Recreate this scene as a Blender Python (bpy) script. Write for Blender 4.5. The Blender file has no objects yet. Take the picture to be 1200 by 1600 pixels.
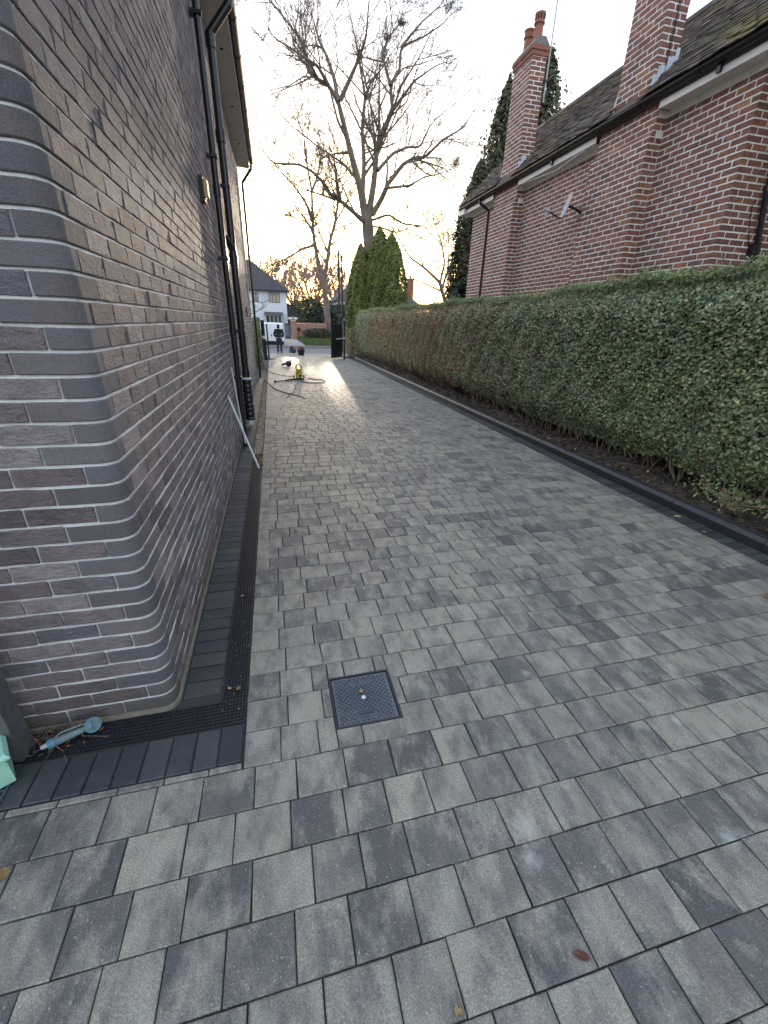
import bpy, math, random
import numpy as np
from mathutils import Matrix, Vector
S = bpy.context.scene
rng = np.random.default_rng(7)
random.seed(7)
# ------------------------------------------------------------------ camera
F_PX, PITCH, YAW, ROLL, CAM_H = 646.13, math.radians(24.537), math.radians(14.6), math.radians(1.737), 1.70
_cy, _sy = math.cos(YAW), math.sin(YAW)
FW = np.array([_sy*math.cos(PITCH), _cy*math.cos(PITCH), -math.sin(PITCH)])
_r = np.array([_cy, -_sy, 0.0]); _u = np.cross(_r, FW)
RT = _r*math.cos(ROLL)+_u*math.sin(ROLL); UP = -_r*math.sin(ROLL)+_u*math.cos(ROLL)
cam_d = bpy.data.cameras.new('camera'); cam = bpy.data.objects.new('camera', cam_d)
S.collection.objects.link(cam); S.camera = cam
cam.matrix_world = Matrix(((RT[0], UP[0], -FW[0], 0), (RT[1], UP[1], -FW[1], 0), (RT[2], UP[2], -FW[2], CAM_H), (0, 0, 0, 1)))
cam_d.sensor_fit = 'VERTICAL'; cam_d.sensor_height = 36.0; cam_d.sensor_width = 27.0
cam_d.lens = F_PX/1600*36.0; cam_d.clip_start = 0.05; cam_d.clip_end = 3000
# ------------------------------------------------------------------ sky and sun
SUN_AZ, SUN_EL = 4.5, 6.5        # degrees, azimuth from +Y towards +X
W = bpy.data.worlds.new('World'); S.world = W; W.use_nodes = True
nt = W.node_tree; nt.nodes.clear()
out = nt.nodes.new('ShaderNodeOutputWorld'); bg = nt.nodes.new('ShaderNodeBackground')
sky = nt.nodes.new('ShaderNodeTexSky'); sky.sky_type = 'NISHITA'; sky.sun_disc = False
sky.sun_elevation = math.radians(SUN_EL); sky.sun_rotation = math.radians(SUN_AZ)
sky.air_density = 1.0; sky.dust_density = 5.0; sky.ozone_density = 1.0
bg.inputs['Strength'].default_value = 0.10
# thin high cloud veiling the clear sky: an even pale layer, a little patchy, the same all round
tcn = nt.nodes.new('ShaderNodeTexCoord'); mpn = nt.nodes.new('ShaderNodeMapping'); mpn.inputs['Scale'].default_value = (1.0, 1.0, 3.2)
cln = nt.nodes.new('ShaderNodeTexNoise'); cln.inputs['Scale'].default_value = 1.7; cln.inputs['Detail'].default_value = 6; cln.inputs['Roughness'].default_value = .58
cr = nt.nodes.new('ShaderNodeValToRGB'); cr.color_ramp.elements[0].position = .33; cr.color_ramp.elements[1].position = .68
VEIL = 4.0
cr.color_ramp.elements[0].color = (.80, .84, .92, 1); cr.color_ramp.elements[1].color = (1.04, 1.03, 1.0, 1)
spz = nt.nodes.new('ShaderNodeSeparateXYZ'); nt.links.new(tcn.outputs['Generated'], spz.inputs[0])   # height above the horizon
ev = nt.nodes.new('ShaderNodeValToRGB'); nt.links.new(spz.outputs['Z'], ev.inputs[0])                # hazy bright horizon, bluer overhead
for k_, (p_, c_) in enumerate(((.0, (1.02, .98, .90)), (.16, (1.02, 1.03, 1.02)), (.42, (.72, .82, .98)), (1.0, (.66, .78, .97)))):
    if k_ > 1: ev.color_ramp.elements.new(p_)
    ev.color_ramp.elements[k_].position = p_
for k_, c_ in enumerate(((1.02, .98, .90), (1.02, 1.03, 1.02), (.64, .74, .90), (.60, .71, .89))): ev.color_ramp.elements[k_].color = (*(x*VEIL for x in c_), 1)
mvl = nt.nodes.new('ShaderNodeMix'); mvl.data_type = 'RGBA'; mvl.blend_type = 'MULTIPLY'; mvl.inputs[0].default_value = 1.0
nt.links.new(cr.outputs[0], mvl.inputs[6]); nt.links.new(ev.outputs[0], mvl.inputs[7])
fz = nt.nodes.new('ShaderNodeMapRange'); fz.inputs[1].default_value = 0; fz.inputs[2].default_value = .3; fz.inputs[3].default_value = .42; fz.inputs[4].default_value = .85
nt.links.new(spz.outputs['Z'], fz.inputs[0])
mxv = nt.nodes.new('ShaderNodeMix'); mxv.data_type = 'RGBA'; nt.links.new(fz.outputs[0], mxv.inputs[0])
nt.links.new(tcn.outputs['Generated'], mpn.inputs[0]); nt.links.new(mpn.outputs[0], cln.inputs[0]); nt.links.new(cln.outputs['Fac'], cr.inputs[0])
nt.links.new(sky.outputs[0], mxv.inputs[6]); nt.links.new(mvl.outputs[2], mxv.inputs[7])
nt.links.new(mxv.outputs[2], bg.inputs['Color']); nt.links.new(bg.outputs[0], out.inputs['Surface'])
sun_d = bpy.data.lights.new('sun', 'SUN'); sun_d.energy = 1.3; sun_d.angle = math.radians(0.6); sun_d.color = (1.0, .84, .62)
sun = bpy.data.objects.new('sun', sun_d); S.collection.objects.link(sun); sun.location = (0, 0, 30)
_az, _el = math.radians(SUN_AZ), math.radians(SUN_EL)
sun.rotation_euler = Vector((-math.sin(_az)*math.cos(_el), -math.cos(_az)*math.cos(_el), -math.sin(_el))).to_track_quat('-Z', 'Y').to_euler()
S.view_settings.view_transform = 'Standard'; S.view_settings.look = 'None'; S.view_settings.gamma = 1.0
S.view_settings.use_curve_mapping = False; S.view_settings.exposure = 2.6
S.render.engine = 'CYCLES'; S.cycles.max_bounces = 6; S.cycles.transparent_max_bounces = 6
# ------------------------------------------------------------------ helpers
def ray(px, py):
    return RT*(px-600)-UP*(py-800)+FW*F_PX
def at(px, py, Y):                       # pixel of the photograph -> point at depth Y
    d = ray(px, py); return np.array([0, 0, CAM_H])+d*(Y/d[1])
def proj(p):
    v = np.asarray(p, float)-np.array([0, 0, CAM_H]); z = v@FW
    return np.stack([600+F_PX*(v@RT)/z, 800-F_PX*(v@UP)/z, z], -1)
def zg(y):                                # ground level: drive flat, then a gentle dip to the road
    return float(np.interp(y, [21.6, 26.0], [0, -.15]))
MATS = {}
def nodes(name):
    m = bpy.data.materials.new(name); m.use_nodes = True
    t = m.node_tree; b = t.nodes['Principled BSDF']; MATS[name] = m
    return m, t, b
def mk(t, typ, **k):
    n = t.nodes.new(typ)
    for a, v in k.items(): setattr(n, a, v)
    return n
def mix(t, fac, a, b, mode='MIX'):
    n = mk(t, 'ShaderNodeMix', data_type='RGBA', blend_type=mode)
    for i, v in ((0, fac), (6, a), (7, b)):
        if isinstance(v, (int, float)): n.inputs[i].default_value = v
        elif isinstance(v, tuple): n.inputs[i].default_value = (*v[:3], 1)
        else: t.links.new(v, n.inputs[i])
    return n.outputs[2]
def math_(t, op, a, b=0.0, clamp=False):
    n = mk(t, 'ShaderNodeMath', operation=op, use_clamp=clamp)
    for i, v in ((0, a), (1, b)):
        if isinstance(v, (int, float)): n.inputs[i].default_value = v
        else: t.links.new(v, n.inputs[i])
    return n.outputs[0]
def ramp(t, fac, stops, interp='LINEAR'):
    n = mk(t, 'ShaderNodeValToRGB'); e = n.color_ramp.elements; n.color_ramp.interpolation = interp
    while len(e) < len(stops): e.new(.5)
    for k, (p, c) in enumerate(stops): e[k].position = p; e[k].color = (*c, 1)
    t.links.new(fac, n.inputs[0]); return n.outputs[0]
def rnd(t):                               # 0..1 value per piece: vertex attribute plus the object's own random
    a = mk(t, 'ShaderNodeAttribute', attribute_name='tint'); o = mk(t, 'ShaderNodeObjectInfo')
    return math_(t, 'FRACT', math_(t, 'ADD', a.outputs['Fac'], o.outputs['Random']))
def pos(t, scale=(1, 1, 1), off=None):
    g = mk(t, 'ShaderNodeNewGeometry'); v = g.outputs['Position']
    mp = mk(t, 'ShaderNodeMapping'); mp.inputs['Scale'].default_value = scale; t.links.new(v, mp.inputs[0])
    if off is not None:
        c = mk(t, 'ShaderNodeCombineXYZ'); q = math_(t, 'MULTIPLY', off, 53.0)
        for i in range(3): t.links.new(q, c.inputs[i])
        t.links.new(c.outputs[0], mp.inputs['Location'])
    return mp.outputs[0]
def noise(t, vec, scale, detail=4, rough=.6):
    n = mk(t, 'ShaderNodeTexNoise'); n.inputs['Scale'].default_value = scale; n.inputs['Detail'].default_value = detail
    n.inputs['Roughness'].default_value = rough; t.links.new(vec, n.inputs['Vector']); return n.outputs['Fac']
def bump(t, b, h, strength=.4, dist=.01):
    n = mk(t, 'ShaderNodeBump'); n.inputs['Strength'].default_value = strength; n.inputs['Distance'].default_value = dist
    t.links.new(h, n.inputs['Height']); t.links.new(n.outputs[0], b.inputs['Normal'])
def setc(t, b, c, rough=.7, spec=.5):
    if isinstance(c, tuple): b.inputs['Base Color'].default_value = (*c, 1)
    else: t.links.new(c, b.inputs['Base Color'])
    if isinstance(rough, (int, float)): b.inputs['Roughness'].default_value = rough
    else: t.links.new(rough, b.inputs['Roughness'])
    b.inputs['Specular IOR Level'].default_value = spec
def simple(name, c, rough=.6, var=.25, scale=30, bmp=.15, spec=.5, metal=0.0, c2=None):
    m, t, b = nodes(name); p = pos(t)
    n = noise(t, p, scale, 5); n2 = noise(t, p, scale*.13, 3)
    c2 = c2 or tuple(x*(1-var) for x in c); c1 = tuple(min(1, x*(1+var*.6)) for x in c)
    col = ramp(t, math_(t, 'MULTIPLY_ADD' if False else 'ADD', math_(t, 'MULTIPLY', n, .5), math_(t, 'MULTIPLY', n2, .5)), [(.32, c2), (.68, c1)])
    setc(t, b, col, rough, spec); b.inputs['Metallic'].default_value = metal
    if bmp: bump(t, b, n, bmp, .004)
    return m
# ---- objects
WLOC = {}
def base_of(v): return np.array([(v[:, 0].min()+v[:, 0].max())/2, (v[:, 1].min()+v[:, 1].max())/2, v[:, 2].min()])
def attach(o, p):
    if p is None: return
    o.parent = p; o.matrix_parent_inverse = Matrix.Translation(-Vector(WLOC[p.name]))
def props(o, label=None, cat=None, group=None, kind=None):
    for k, v in (('label', label), ('category', cat), ('group', group), ('kind', kind)):
        if v: o[k] = v
    return o
def empty(name, loc, label=None, cat=None, group=None, kind=None, parent=None):
    o = bpy.data.objects.new(name, None); S.collection.objects.link(o); o.empty_display_size = .1
    o.location = tuple(float(x) for x in loc); WLOC[o.name] = tuple(float(x) for x in loc); attach(o, parent)
    return props(o, label, cat, group, kind)
def mesh_np(name, v, f, mat, tint=None, smooth=False):
    v = np.asarray(v, np.float32); me = bpy.data.meshes.new(name)
    if isinstance(f, np.ndarray):
        n, k = f.shape; me.vertices.add(len(v)); me.loops.add(n*k); me.polygons.add(n)
        me.vertices.foreach_set('co', v.ravel()); me.loops.foreach_set('vertex_index', f.astype(np.int32).ravel())
        me.polygons.foreach_set('loop_start', np.arange(0, n*k, k, dtype=np.int32))
        me.polygons.foreach_set('loop_total', np.full(n, k, np.int32))
        me.update(calc_edges=True)
    else:
        me.from_pydata(v.tolist(), [], f); me.update()
    if tint is not None:
        a = me.attributes.new('tint', 'FLOAT', 'POINT'); a.data.foreach_set('value', np.asarray(tint, np.float32))
    me.polygons.foreach_set('use_smooth', np.full(len(me.polygons), bool(smooth)))
    if mat is not None: me.materials.append(MATS[mat] if isinstance(mat, str) else mat)
    return me
def obj(name, v, f, mat, parent=None, tint=None, smooth=False, label=None, cat=None, group=None, kind=None):
    v = np.asarray(v, float); o0 = base_of(v)
    me = mesh_np(name, v-o0, f, mat, tint, smooth)
    o = bpy.data.objects.new(name, me); S.collection.objects.link(o); o.location = tuple(o0)
    WLOC[o.name] = tuple(o0); attach(o, parent); return props(o, label, cat, group, kind)
class MB:
    """collects shapes into one mesh"""
    def __init__(s): s.v = []; s.f = []; s.n = 0
    def add(s, v, f):
        s.v += [tuple(map(float, p)) for p in v]; s.f += [tuple(i+s.n for i in q) for q in f]; s.n += len(v); return s
    def box(s, x0, x1, y0, y1, z0, z1, ch=0.0):
        if ch <= 0:
            v = [(x, y, z) for z in (z0, z1) for y in (y0, y1) for x in (x0, x1)]
            return s.add(v, [(0, 2, 3, 1), (4, 5, 7, 6), (0, 1, 5, 4), (1, 3, 7, 5), (3, 2, 6, 7), (2, 0, 4, 6)])
        v = []; ring = lambda i, z: [(x0+i, y0+i, z), (x1-i, y0+i, z), (x1-i, y1-i, z), (x0+i, y1-i, z)]
        v = ring(ch, z0)+ring(0, z0+ch)+ring(0, z1-ch)+ring(ch, z1); f = [(3, 2, 1, 0), (12, 13, 14, 15)]
        for k in range(3):
            for i in range(4): j = (i+1) % 4; f.append((k*4+i, k*4+j, k*4+4+j, k*4+4+i))
        return s.add(v, f)
    def prism(s, poly, axis, a, b):       # polygon (2D) extruded along an axis from a to b
        n = len(poly); P = lambda q, w: {'x': (w, q[0], q[1]), 'y': (q[0], w, q[1]), 'z': (q[0], q[1], w)}[axis]
        v = [P(q, a) for q in poly]+[P(q, b) for q in poly]
        f = [tuple(range(n-1, -1, -1)), tuple(range(n, 2*n))]+[(i, (i+1) % n, n+(i+1) % n, n+i) for i in range(n)]
        return s.add(v, f)
    def tube(s, pts, r, k=8, cap=True, sq=1.0):
        v, f = tube_np(pts, r, k, sq); f = [tuple(q) for q in f.tolist()]; m = len(pts)
        if cap: f += [tuple(range(k-1, -1, -1)), tuple((m-1)*k+i for i in range(k))]
        return s.add(v, f)
    def lathe(s, c, prof, k=16, ax='z'):
        v = []; f = []
        for r, h in prof:
            for i in range(k):
                a = 2*math.pi*i/k; x, y = r*math.cos(a), r*math.sin(a)
                v.append({'z': (c[0]+x, c[1]+y, c[2]+h), 'y': (c[0]+x, c[1]+h, c[2]+y), 'x': (c[0]+h, c[1]+x, c[2]+y)}[ax])
        for j in range(len(prof)-1):
            for i in range(k): f.append((j*k+i, j*k+(i+1) % k, (j+1)*k+(i+1) % k, (j+1)*k+i))
        f += [tuple(range(k-1, -1, -1)), tuple((len(prof)-1)*k+i for i in range(k))]
        return s.add(v, f)
    def xf(s, M):                          # transform everything collected so far
        s.v = [tuple(M @ Vector(p)) for p in s.v]; return s
    def build(s, name, mat, parent=None, **k): return obj(name, np.array(s.v), s.f, mat, parent, **k)
def tube_np(pts, r, k=8, sq=1.0):
    P = np.asarray(pts, float); m = len(P); r = np.broadcast_to(np.asarray(r, float), (m,))
    T = np.gradient(P, axis=0); T /= np.linalg.norm(T, axis=1)[:, None]+1e-12
    ref = np.array([0, 0, 1.]) if abs(T[0, 2]) < .9 else np.array([1., 0, 0])
    A = np.cross(T, ref); A /= np.linalg.norm(A, axis=1)[:, None]+1e-9; B = np.cross(T, A)
    an = np.arange(k)*2*math.pi/k
    v = P[:, None]+r[:, None, None]*(np.cos(an)[None, :, None]*A[:, None]+sq*np.sin(an)[None, :, None]*B[:, None])
    i = np.arange(k); j = (i+1) % k; b = (np.arange(m-1)*k)[:, None]
    f = np.stack([b+i, b+j, b+k+j, b+k+i], -1).reshape(-1, 4)
    return v.reshape(-1, 3), f
def tubes(polys, k=4):                     # many polylines -> one vertex/face pair
    V = []; Fs = []; n = 0
    for pts, r in polys:
        v, f = tube_np(pts, r, k if np.max(r) < .04 else max(k, 7)); V.append(v); Fs.append(f+n); n += len(v)
    return np.concatenate(V), np.concatenate(Fs)
BQ = np.array([(8, 9, 10, 11), (4, 5, 9, 8), (5, 6, 10, 9), (6, 7, 11, 10), (7, 4, 8, 11), (0, 1, 5, 4), (1, 2, 6, 5), (2, 3, 7, 6), (3, 0, 4, 7)])
def blocks(C, U, V, N, L, Wd, H, ch, jit=0.0, r=None):
    """chamfered blocks: C top-face centres (n,3), U/V/N unit axes, L length, Wd width, H depth below the top"""
    r = r or rng; C = np.asarray(C, float); n = len(C); L = np.broadcast_to(L, n); Wd = np.broadcast_to(Wd, n)
    sx = np.array([-1, 1, 1, -1.]); sy = np.array([-1, -1, 1, 1.])
    out = np.zeros((n, 12, 3))
    for g, (ins, dep) in enumerate(((0, H), (0, ch), (ch, 0))):
        a = sx[None]*(L[:, None]/2-ins); b = sy[None]*(Wd[:, None]/2-ins); w = np.full((n, 4), -dep, float)
        if jit and g: a = a+r.normal(0, jit, (n, 4)); b = b+r.normal(0, jit, (n, 4))
        if jit and g == 2: w = w+r.normal(0, jit*.6, (n, 4))
        out[:, g*4:g*4+4] = C[:, None]+a[..., None]*U+b[..., None]*V+w[..., None]*N
    f = BQ[None]+(np.arange(n)*12)[:, None, None]
    return out.reshape(-1, 3), f.reshape(-1, 4), np.repeat(r.random(n), 12)
_pm = {}
def rustic(L, Wd, H, ch, jit):
    """a block with an uneven hand-made face"""
    nx, ny = 3, 2; gx = np.linspace(-L/2+ch, L/2-ch, nx+1); gy = np.linspace(-Wd/2+ch, Wd/2-ch, ny+1)
    v = [(x+random.gauss(0, jit*.7), y+random.gauss(0, jit*.5), -min(.0028, abs(random.gauss(0, jit*.7)))) for y in gy for x in gx]
    I = lambda i, j: j*(nx+1)+i
    bd = [(i, 0) for i in range(nx)]+[(nx, j) for j in range(ny)]+[(nx-i, ny) for i in range(nx)]+[(0, ny-j) for j in range(ny)]
    f = [(I(i, j), I(i+1, j), I(i+1, j+1), I(i, j+1)) for j in range(ny) for i in range(nx)]; b0 = [I(*q) for q in bd]; n = len(bd); s0 = len(v)
    for dep in (ch, H):
        for i, j in bd:
            x, y = gx[i], gy[j]; x += ch*(1 if i == nx else -1 if i == 0 else 0); y += ch*(1 if j == ny else -1 if j == 0 else 0)
            v.append((x+random.gauss(0, jit*.6), y+random.gauss(0, jit*.6), -dep))
    for k in range(n):
        q = (k+1) % n; f += [(b0[k], s0+k, s0+q, b0[q]), (s0+k, s0+n+k, s0+n+q, s0+q)]
    return np.array(v), f
def piece(name, c, U, V, N, L, Wd, H, ch, mat, parent, jit=.001, variants=4, rough=False):
    """one separate block object; alike blocks share mesh data"""
    k = random.randrange(variants); key = (round(L, 3), round(Wd, 3), H, mat, k)
    if key not in _pm:
        v, f, _ = (*rustic(L, Wd, H, ch, jit), 0) if rough else blocks(np.zeros((1, 3)), np.array([1., 0, 0]), np.array([0, 1., 0]), np.array([0, 0, 1.]), L, Wd, H, ch, jit)
        _pm[key] = mesh_np(name, v, f, mat)
    o = bpy.data.objects.new(name, _pm[key]); S.collection.objects.link(o)
    M = Matrix(((U[0], V[0], N[0], c[0]), (U[1], V[1], N[1], c[1]), (U[2], V[2], N[2], c[2]), (0, 0, 0, 1)))
    o.parent = parent; o.matrix_parent_inverse = Matrix.Translation(-Vector(WLOC[parent.name])); o.matrix_basis = M
    return o
def leaves(name, C, size, mat, parent=None, nrm=None, spread=.9, asp=.55, tint=None, r=None, **k):
    """a cloud of small kite-shaped leaves, two triangles each"""
    r = r or rng; C = np.asarray(C, float); n = len(C); size = np.broadcast_to(size, n)
    d = r.normal(0, 1, (n, 3)); d /= np.linalg.norm(d, axis=1)[:, None]
    if nrm is not None: d = d*spread+nrm; d /= np.linalg.norm(d, axis=1)[:, None]+1e-9
    a = np.cross(d, r.normal(0, 1, (n, 3))); a /= np.linalg.norm(a, axis=1)[:, None]+1e-9; b = np.cross(d, a)
    s = (size*r.uniform(.7, 1.3, n))[:, None]
    v = np.stack([C-a*s*.5, C+b*s*asp*.5+a*s*.05+d*s*.08, C+a*s*.5, C-b*s*asp*.5+a*s*.05+d*s*.08], 1).reshape(-1, 3)
    i = np.arange(n)[:, None]*4; f = np.concatenate([i+np.array([[0, 1, 2]]), i+np.array([[0, 2, 3]])], 1).reshape(-1, 3)
    t = np.repeat(r.random(n) if tint is None else tint, 4)
    return obj(name, v, f, mat, parent, tint=t, **k)
X1, Y1, Z1 = np.eye(3)
# ------------------------------------------------------------------ materials
def mat_paver():
    m, t, b = nodes('paver'); r = rnd(t); p = pos(t, (1, .5, 1), r); pw = pos(t)
    base = ramp(t, r, [(0, (0.073, 0.071, 0.066)), (.14, (0.109, 0.105, 0.095)), (.3, (0.164, 0.153, 0.133)), (.5, (0.218, 0.200, 0.164)), (.72, (0.278, 0.251, 0.196)), (.9, (0.240, 0.217, 0.176)), (1, (0.174, 0.161, 0.140))])
    st = noise(t, p, 13, 4, .62); col = mix(t, ramp(t, st, [(.42, (0, 0, 0)), (.62, (1, 1, 1))]), base, (.072, .072, .073))
    col = mix(t, .66, base, col)
    st2 = noise(t, pos(t, (1, .55, 1), r), 9, 5, .65); col = mix(t, ramp(t, st2, [(.46, (0, 0, 0)), (.66, (.85, .85, .85))]), col, (.29, .275, .225))
    gr = noise(t, pw, 190, 4, .75); col = mix(t, .68, col, ramp(t, gr, [(.34, (.38, .38, .39)), (.5, (.95, .95, .95)), (.66, (1.75, 1.74, 1.7))]), 'MULTIPLY')
    fl = noise(t, pw, 95, 2, .5); col = mix(t, ramp(t, fl, [(.66, (0, 0, 0)), (.72, (.55, .55, .55))]), col, (.40, .39, .36))
    big = noise(t, pw, 1.1, 3, .6); col = mix(t, .35, col, ramp(t, big, [(.35, (.65, .68, .72)), (.65, (1.2, 1.18, 1.12))]), 'MULTIPLY')
    # pale salt blooms with ragged edges
    for (x, y, rad) in ((.78, .75, .085), (.74, .655, .06), (1.75, 1.0, .05), (1.19, 1.43, .035), (1.05, 1.68, .03), (1.5, .55, .06)):
        g = mk(t, 'ShaderNodeNewGeometry'); d = mk(t, 'ShaderNodeVectorMath', operation='DISTANCE')
        t.links.new(g.outputs['Position'], d.inputs[0]); d.inputs[1].default_value = (x, y, 0)
        q = math_(t, 'ADD', math_(t, 'MULTIPLY', math_(t, 'DIVIDE', d.outputs['Value'], rad), .55), math_(t, 'MULTIPLY', noise(t, pw, 34, 6, .75), 1.15))
        col = mix(t, ramp(t, q, [(.5, (.55, .55, .55)), (1.0, (0, 0, 0))]), col, (.46, .47, .45))
    setc(t, b, col, .57, .5); h = noise(t, pw, 300, 3, .7); h2 = noise(t, pw, 45, 4, .6)
    bump(t, b, math_(t, 'ADD', h, h2), .35, .0022)
mat_paver()
def mat_charcoal():
    m, t, b = nodes('charcoal_block'); r = rnd(t); pw = pos(t)
    base = ramp(t, r, [(0, (.024, .027, .031)), (.5, (.033, .036, .04)), (1, (.046, .048, .052))])
    col = mix(t, .6, base, ramp(t, noise(t, pw, 350, 2, .7), [(.3, (.45, .45, .45)), (.7, (1.7, 1.7, 1.7))]), 'MULTIPLY')
    col = mix(t, ramp(t, noise(t, pw, 5, 5, .65), [(.55, (0, 0, 0)), (.8, (.5, .5, .5))]), col, (.12, .12, .115))
    setc(t, b, col, .6, .4); bump(t, b, noise(t, pw, 250, 3, .7), .3, .0025)
mat_charcoal()
def mat_brick_grey():
    m, t, b = nodes('grey_brick'); r = rnd(t); p = pos(t, (1, 1, 1), r); pw = pos(t)
    base = ramp(t, r, [(0, (0.137, 0.117, 0.128)), (.2, (0.201, 0.162, 0.166)), (.4, (0.265, 0.218, 0.221)), (.6, (0.229, 0.195, 0.207)), (.75, (0.174, 0.165, 0.195)), (.9, (0.301, 0.253, 0.255)), (1, (0.366, 0.322, 0.331))])
    n = noise(t, p, 9, 5, .65); col = mix(t, ramp(t, n, [(.4, (0, 0, 0)), (.7, (1, 1, 1))]), base, (.08, .078, .088))
    col = mix(t, .5, base, col)
    n3 = noise(t, pos(t, (1, 1, 4), r), 16, 5, .7); col = mix(t, ramp(t, n3, [(.56, (0, 0, 0)), (.74, (.5, .5, .5))]), col, (.25, .215, .19))
    col = mix(t, .6, col, ramp(t, noise(t, pw, 260, 3, .7), [(.3, (.4, .4, .42)), (.72, (1.6, 1.55, 1.5))]), 'MULTIPLY')
    # green-brown damp staining in the lowest courses
    g = mk(t, 'ShaderNodeNewGeometry'); sp = mk(t, 'ShaderNodeSeparateXYZ'); t.links.new(g.outputs['Position'], sp.inputs[0])
    w = math_(t, 'ADD', math_(t, 'MULTIPLY', sp.outputs['Z'], 2.6), math_(t, 'MULTIPLY', noise(t, pw, 6, 4), .8))
    col = mix(t, ramp(t, w, [(.45, (.55, .55, .55)), (.95, (0, 0, 0))]), col, (.075, .068, .04))
    setc(t, b, col, .78, .3)
    h = math_(t, 'ADD', math_(t, 'MULTIPLY', noise(t, pos(t, (1, 1, 2.2), r), 30, 5, .7), 2.0), math_(t, 'MULTIPLY', noise(t, pw, 180, 3, .7), .45))
    bump(t, b, h, 1.0, .012)
mat_brick_grey()
def mat_bullnose():
    m, t, b = nodes('blue_brick'); r = rnd(t); pw = pos(t)
    base = ramp(t, r, [(0, (0.090, 0.090, 0.105)), (.5, (0.122, 0.123, 0.136)), (1, (0.164, 0.153, 0.160))])
    col = mix(t, ramp(t, noise(t, pos(t, (1, 1, 1), r), 7, 4), [(.42, (0, 0, 0)), (.66, (.8, .8, .8))]), base, (.14, .115, .105))
    col = mix(t, .6, col, ramp(t, noise(t, pw, 300, 3, .7), [(.3, (.45, .45, .46)), (.72, (1.6, 1.57, 1.55))]), 'MULTIPLY')
    g = mk(t, 'ShaderNodeNewGeometry'); sp = mk(t, 'ShaderNodeSeparateXYZ'); t.links.new(g.outputs['Position'], sp.inputs[0])
    w = math_(t, 'ADD', math_(t, 'MULTIPLY', sp.outputs['Z'], 3.0), math_(t, 'MULTIPLY', noise(t, pw, 6, 4), .8))
    col = mix(t, ramp(t, w, [(.45, (.55, .55, .55)), (.85, (0, 0, 0))]), col, (.08, .072, .045))
    setc(t, b, col, .85, .2); bump(t, b, math_(t, 'ADD', noise(t, pw, 34, 5), math_(t, 'MULTIPLY', noise(t, pw, 220, 3), .5)), .9, .006)
mat_bullnose()
def mat_brick_red():
    m, t, b = nodes('red_brick'); r = rnd(t); p = pos(t, (1, 1, 1), r); pw = pos(t)
    base = ramp(t, r, [(0, (0.188, 0.102, 0.085)), (.2, (0.260, 0.117, 0.091)), (.45, (0.349, 0.139, 0.097)), (.7, (0.287, 0.128, 0.093)), (.85, (0.422, 0.193, 0.112)), (.95, (0.224, 0.139, 0.103)), (1, (0.497, 0.255, 0.143))])
    col = mix(t, ramp(t, noise(t, p, 12, 5, .65), [(.4, (0, 0, 0)), (.7, (.7, .7, .7))]), base, (.075, .05, .05))
    col = mix(t, .5, col, ramp(t, noise(t, pw, 150, 3, .7), [(.3, (.5, .5, .5)), (.72, (1.5, 1.45, 1.4))]), 'MULTIPLY')
    # old soot and lichen patches
    col = mix(t, ramp(t, noise(t, pos(t, (1, 1, .6)), 1.3, 5, .6), [(.55, (0, 0, 0)), (.75, (.55, .55, .55))]), col, (.07, .06, .048))
    setc(t, b, col, .8, .3); bump(t, b, math_(t, 'ADD', noise(t, p, 30, 4), math_(t, 'MULTIPLY', noise(t, pw, 140, 3), .5)), .5, .004)
mat_brick_red()
simple('mortar_grey', (.48, .48, .47), .9, .3, 60, .5)
simple('mortar_damp', (.19, .17, .13), .9, .45, 14, .5)
simple('mortar_cream', (.92, .85, .77), .9, .3, 25, .4)
simple('bed_sand', (.035, .035, .036), .95, .4, 80, .3)
simple('black_plastic', (.012, .013, .015), .32, .3, 20, .08, .5)
simple('black_drain', (.014, .015, .019), .42, .4, 60, .2)
simple('grate_metal', (.017, .018, .024), .42, .4, 60, .2, .5)
simple('black_metal', (.012, .012, .014), .45, .3, 30, .1)
simple('dark_void', (.004, .004, .004), .9, .2, 10, 0)
simple('kerb_stone', (.024, .025, .03), .5, .4, 180, .35)
simple('cast_iron', (.085, .096, .115), .4, .35, 40, .25, .5, .35)
simple('white_pvc', (.72, .73, .74), .4, .1, 8, .04)
simple('soffit', (.66, .57, .49), .6, .15, 5, .05)
simple('fascia_white', (.85, .82, .77), .5, .12, 6, .08)
simple('lead', (.62, .65, .70), .55, .25, 14, .2)
simple('terracotta', (.33, .13, .085), .75, .35, 20, .2)
simple('flaunching', (.2, .19, .18), .9, .4, 20, .4)
simple('white_render', (.66, .69, .72), .8, .1, 4, .1)
simple('curtain', (.42, .38, .33), .8, .3, 14, .1)
simple('grey_post', (.085, .085, .09), .8, .5, 22, .5)
simple('mint_plastic', (.30, .54, .43), .55, .2, 18, .15)
simple('teal_plastic', (.075, .21, .27), .45, .3, 50, .1)
simple('teal_grey', (.11, .155, .165), .6, .3, 50, .1)
simple('yellow_plastic', (.58, .50, .06), .4, .2, 20, .05)
simple('asphalt', (.13, .13, .135), .85, .25, 60, .3)
simple('verge_soil', (.06, .045, .03), .95, .4, 12, .4)
simple('pavement', (.28, .26, .24), .85, .2, 20, .2)
simple('dish_grey', (.40, .42, .45), .5, .15, 12, .05)
simple('wall_brick_far', (.30, .12, .075), .85, .35, 25, .3)
simple('slate_dark', (.035, .033, .038), .7, .4, 3, .3)
simple('brown_tile', (.075, .055, .045), .8, .4, 5, .4)
simple('grey_gate', (.085, .09, .10), .6, .3, 10, .1)
simple('van_white', (.68, .71, .74), .3, .05, 5, .0)
simple('cloth_black', (.012, .013, .018), .9, .4, 25, .3)
simple('denim_dark', (.02, .025, .04), .9, .4, 25, .3)
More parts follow.
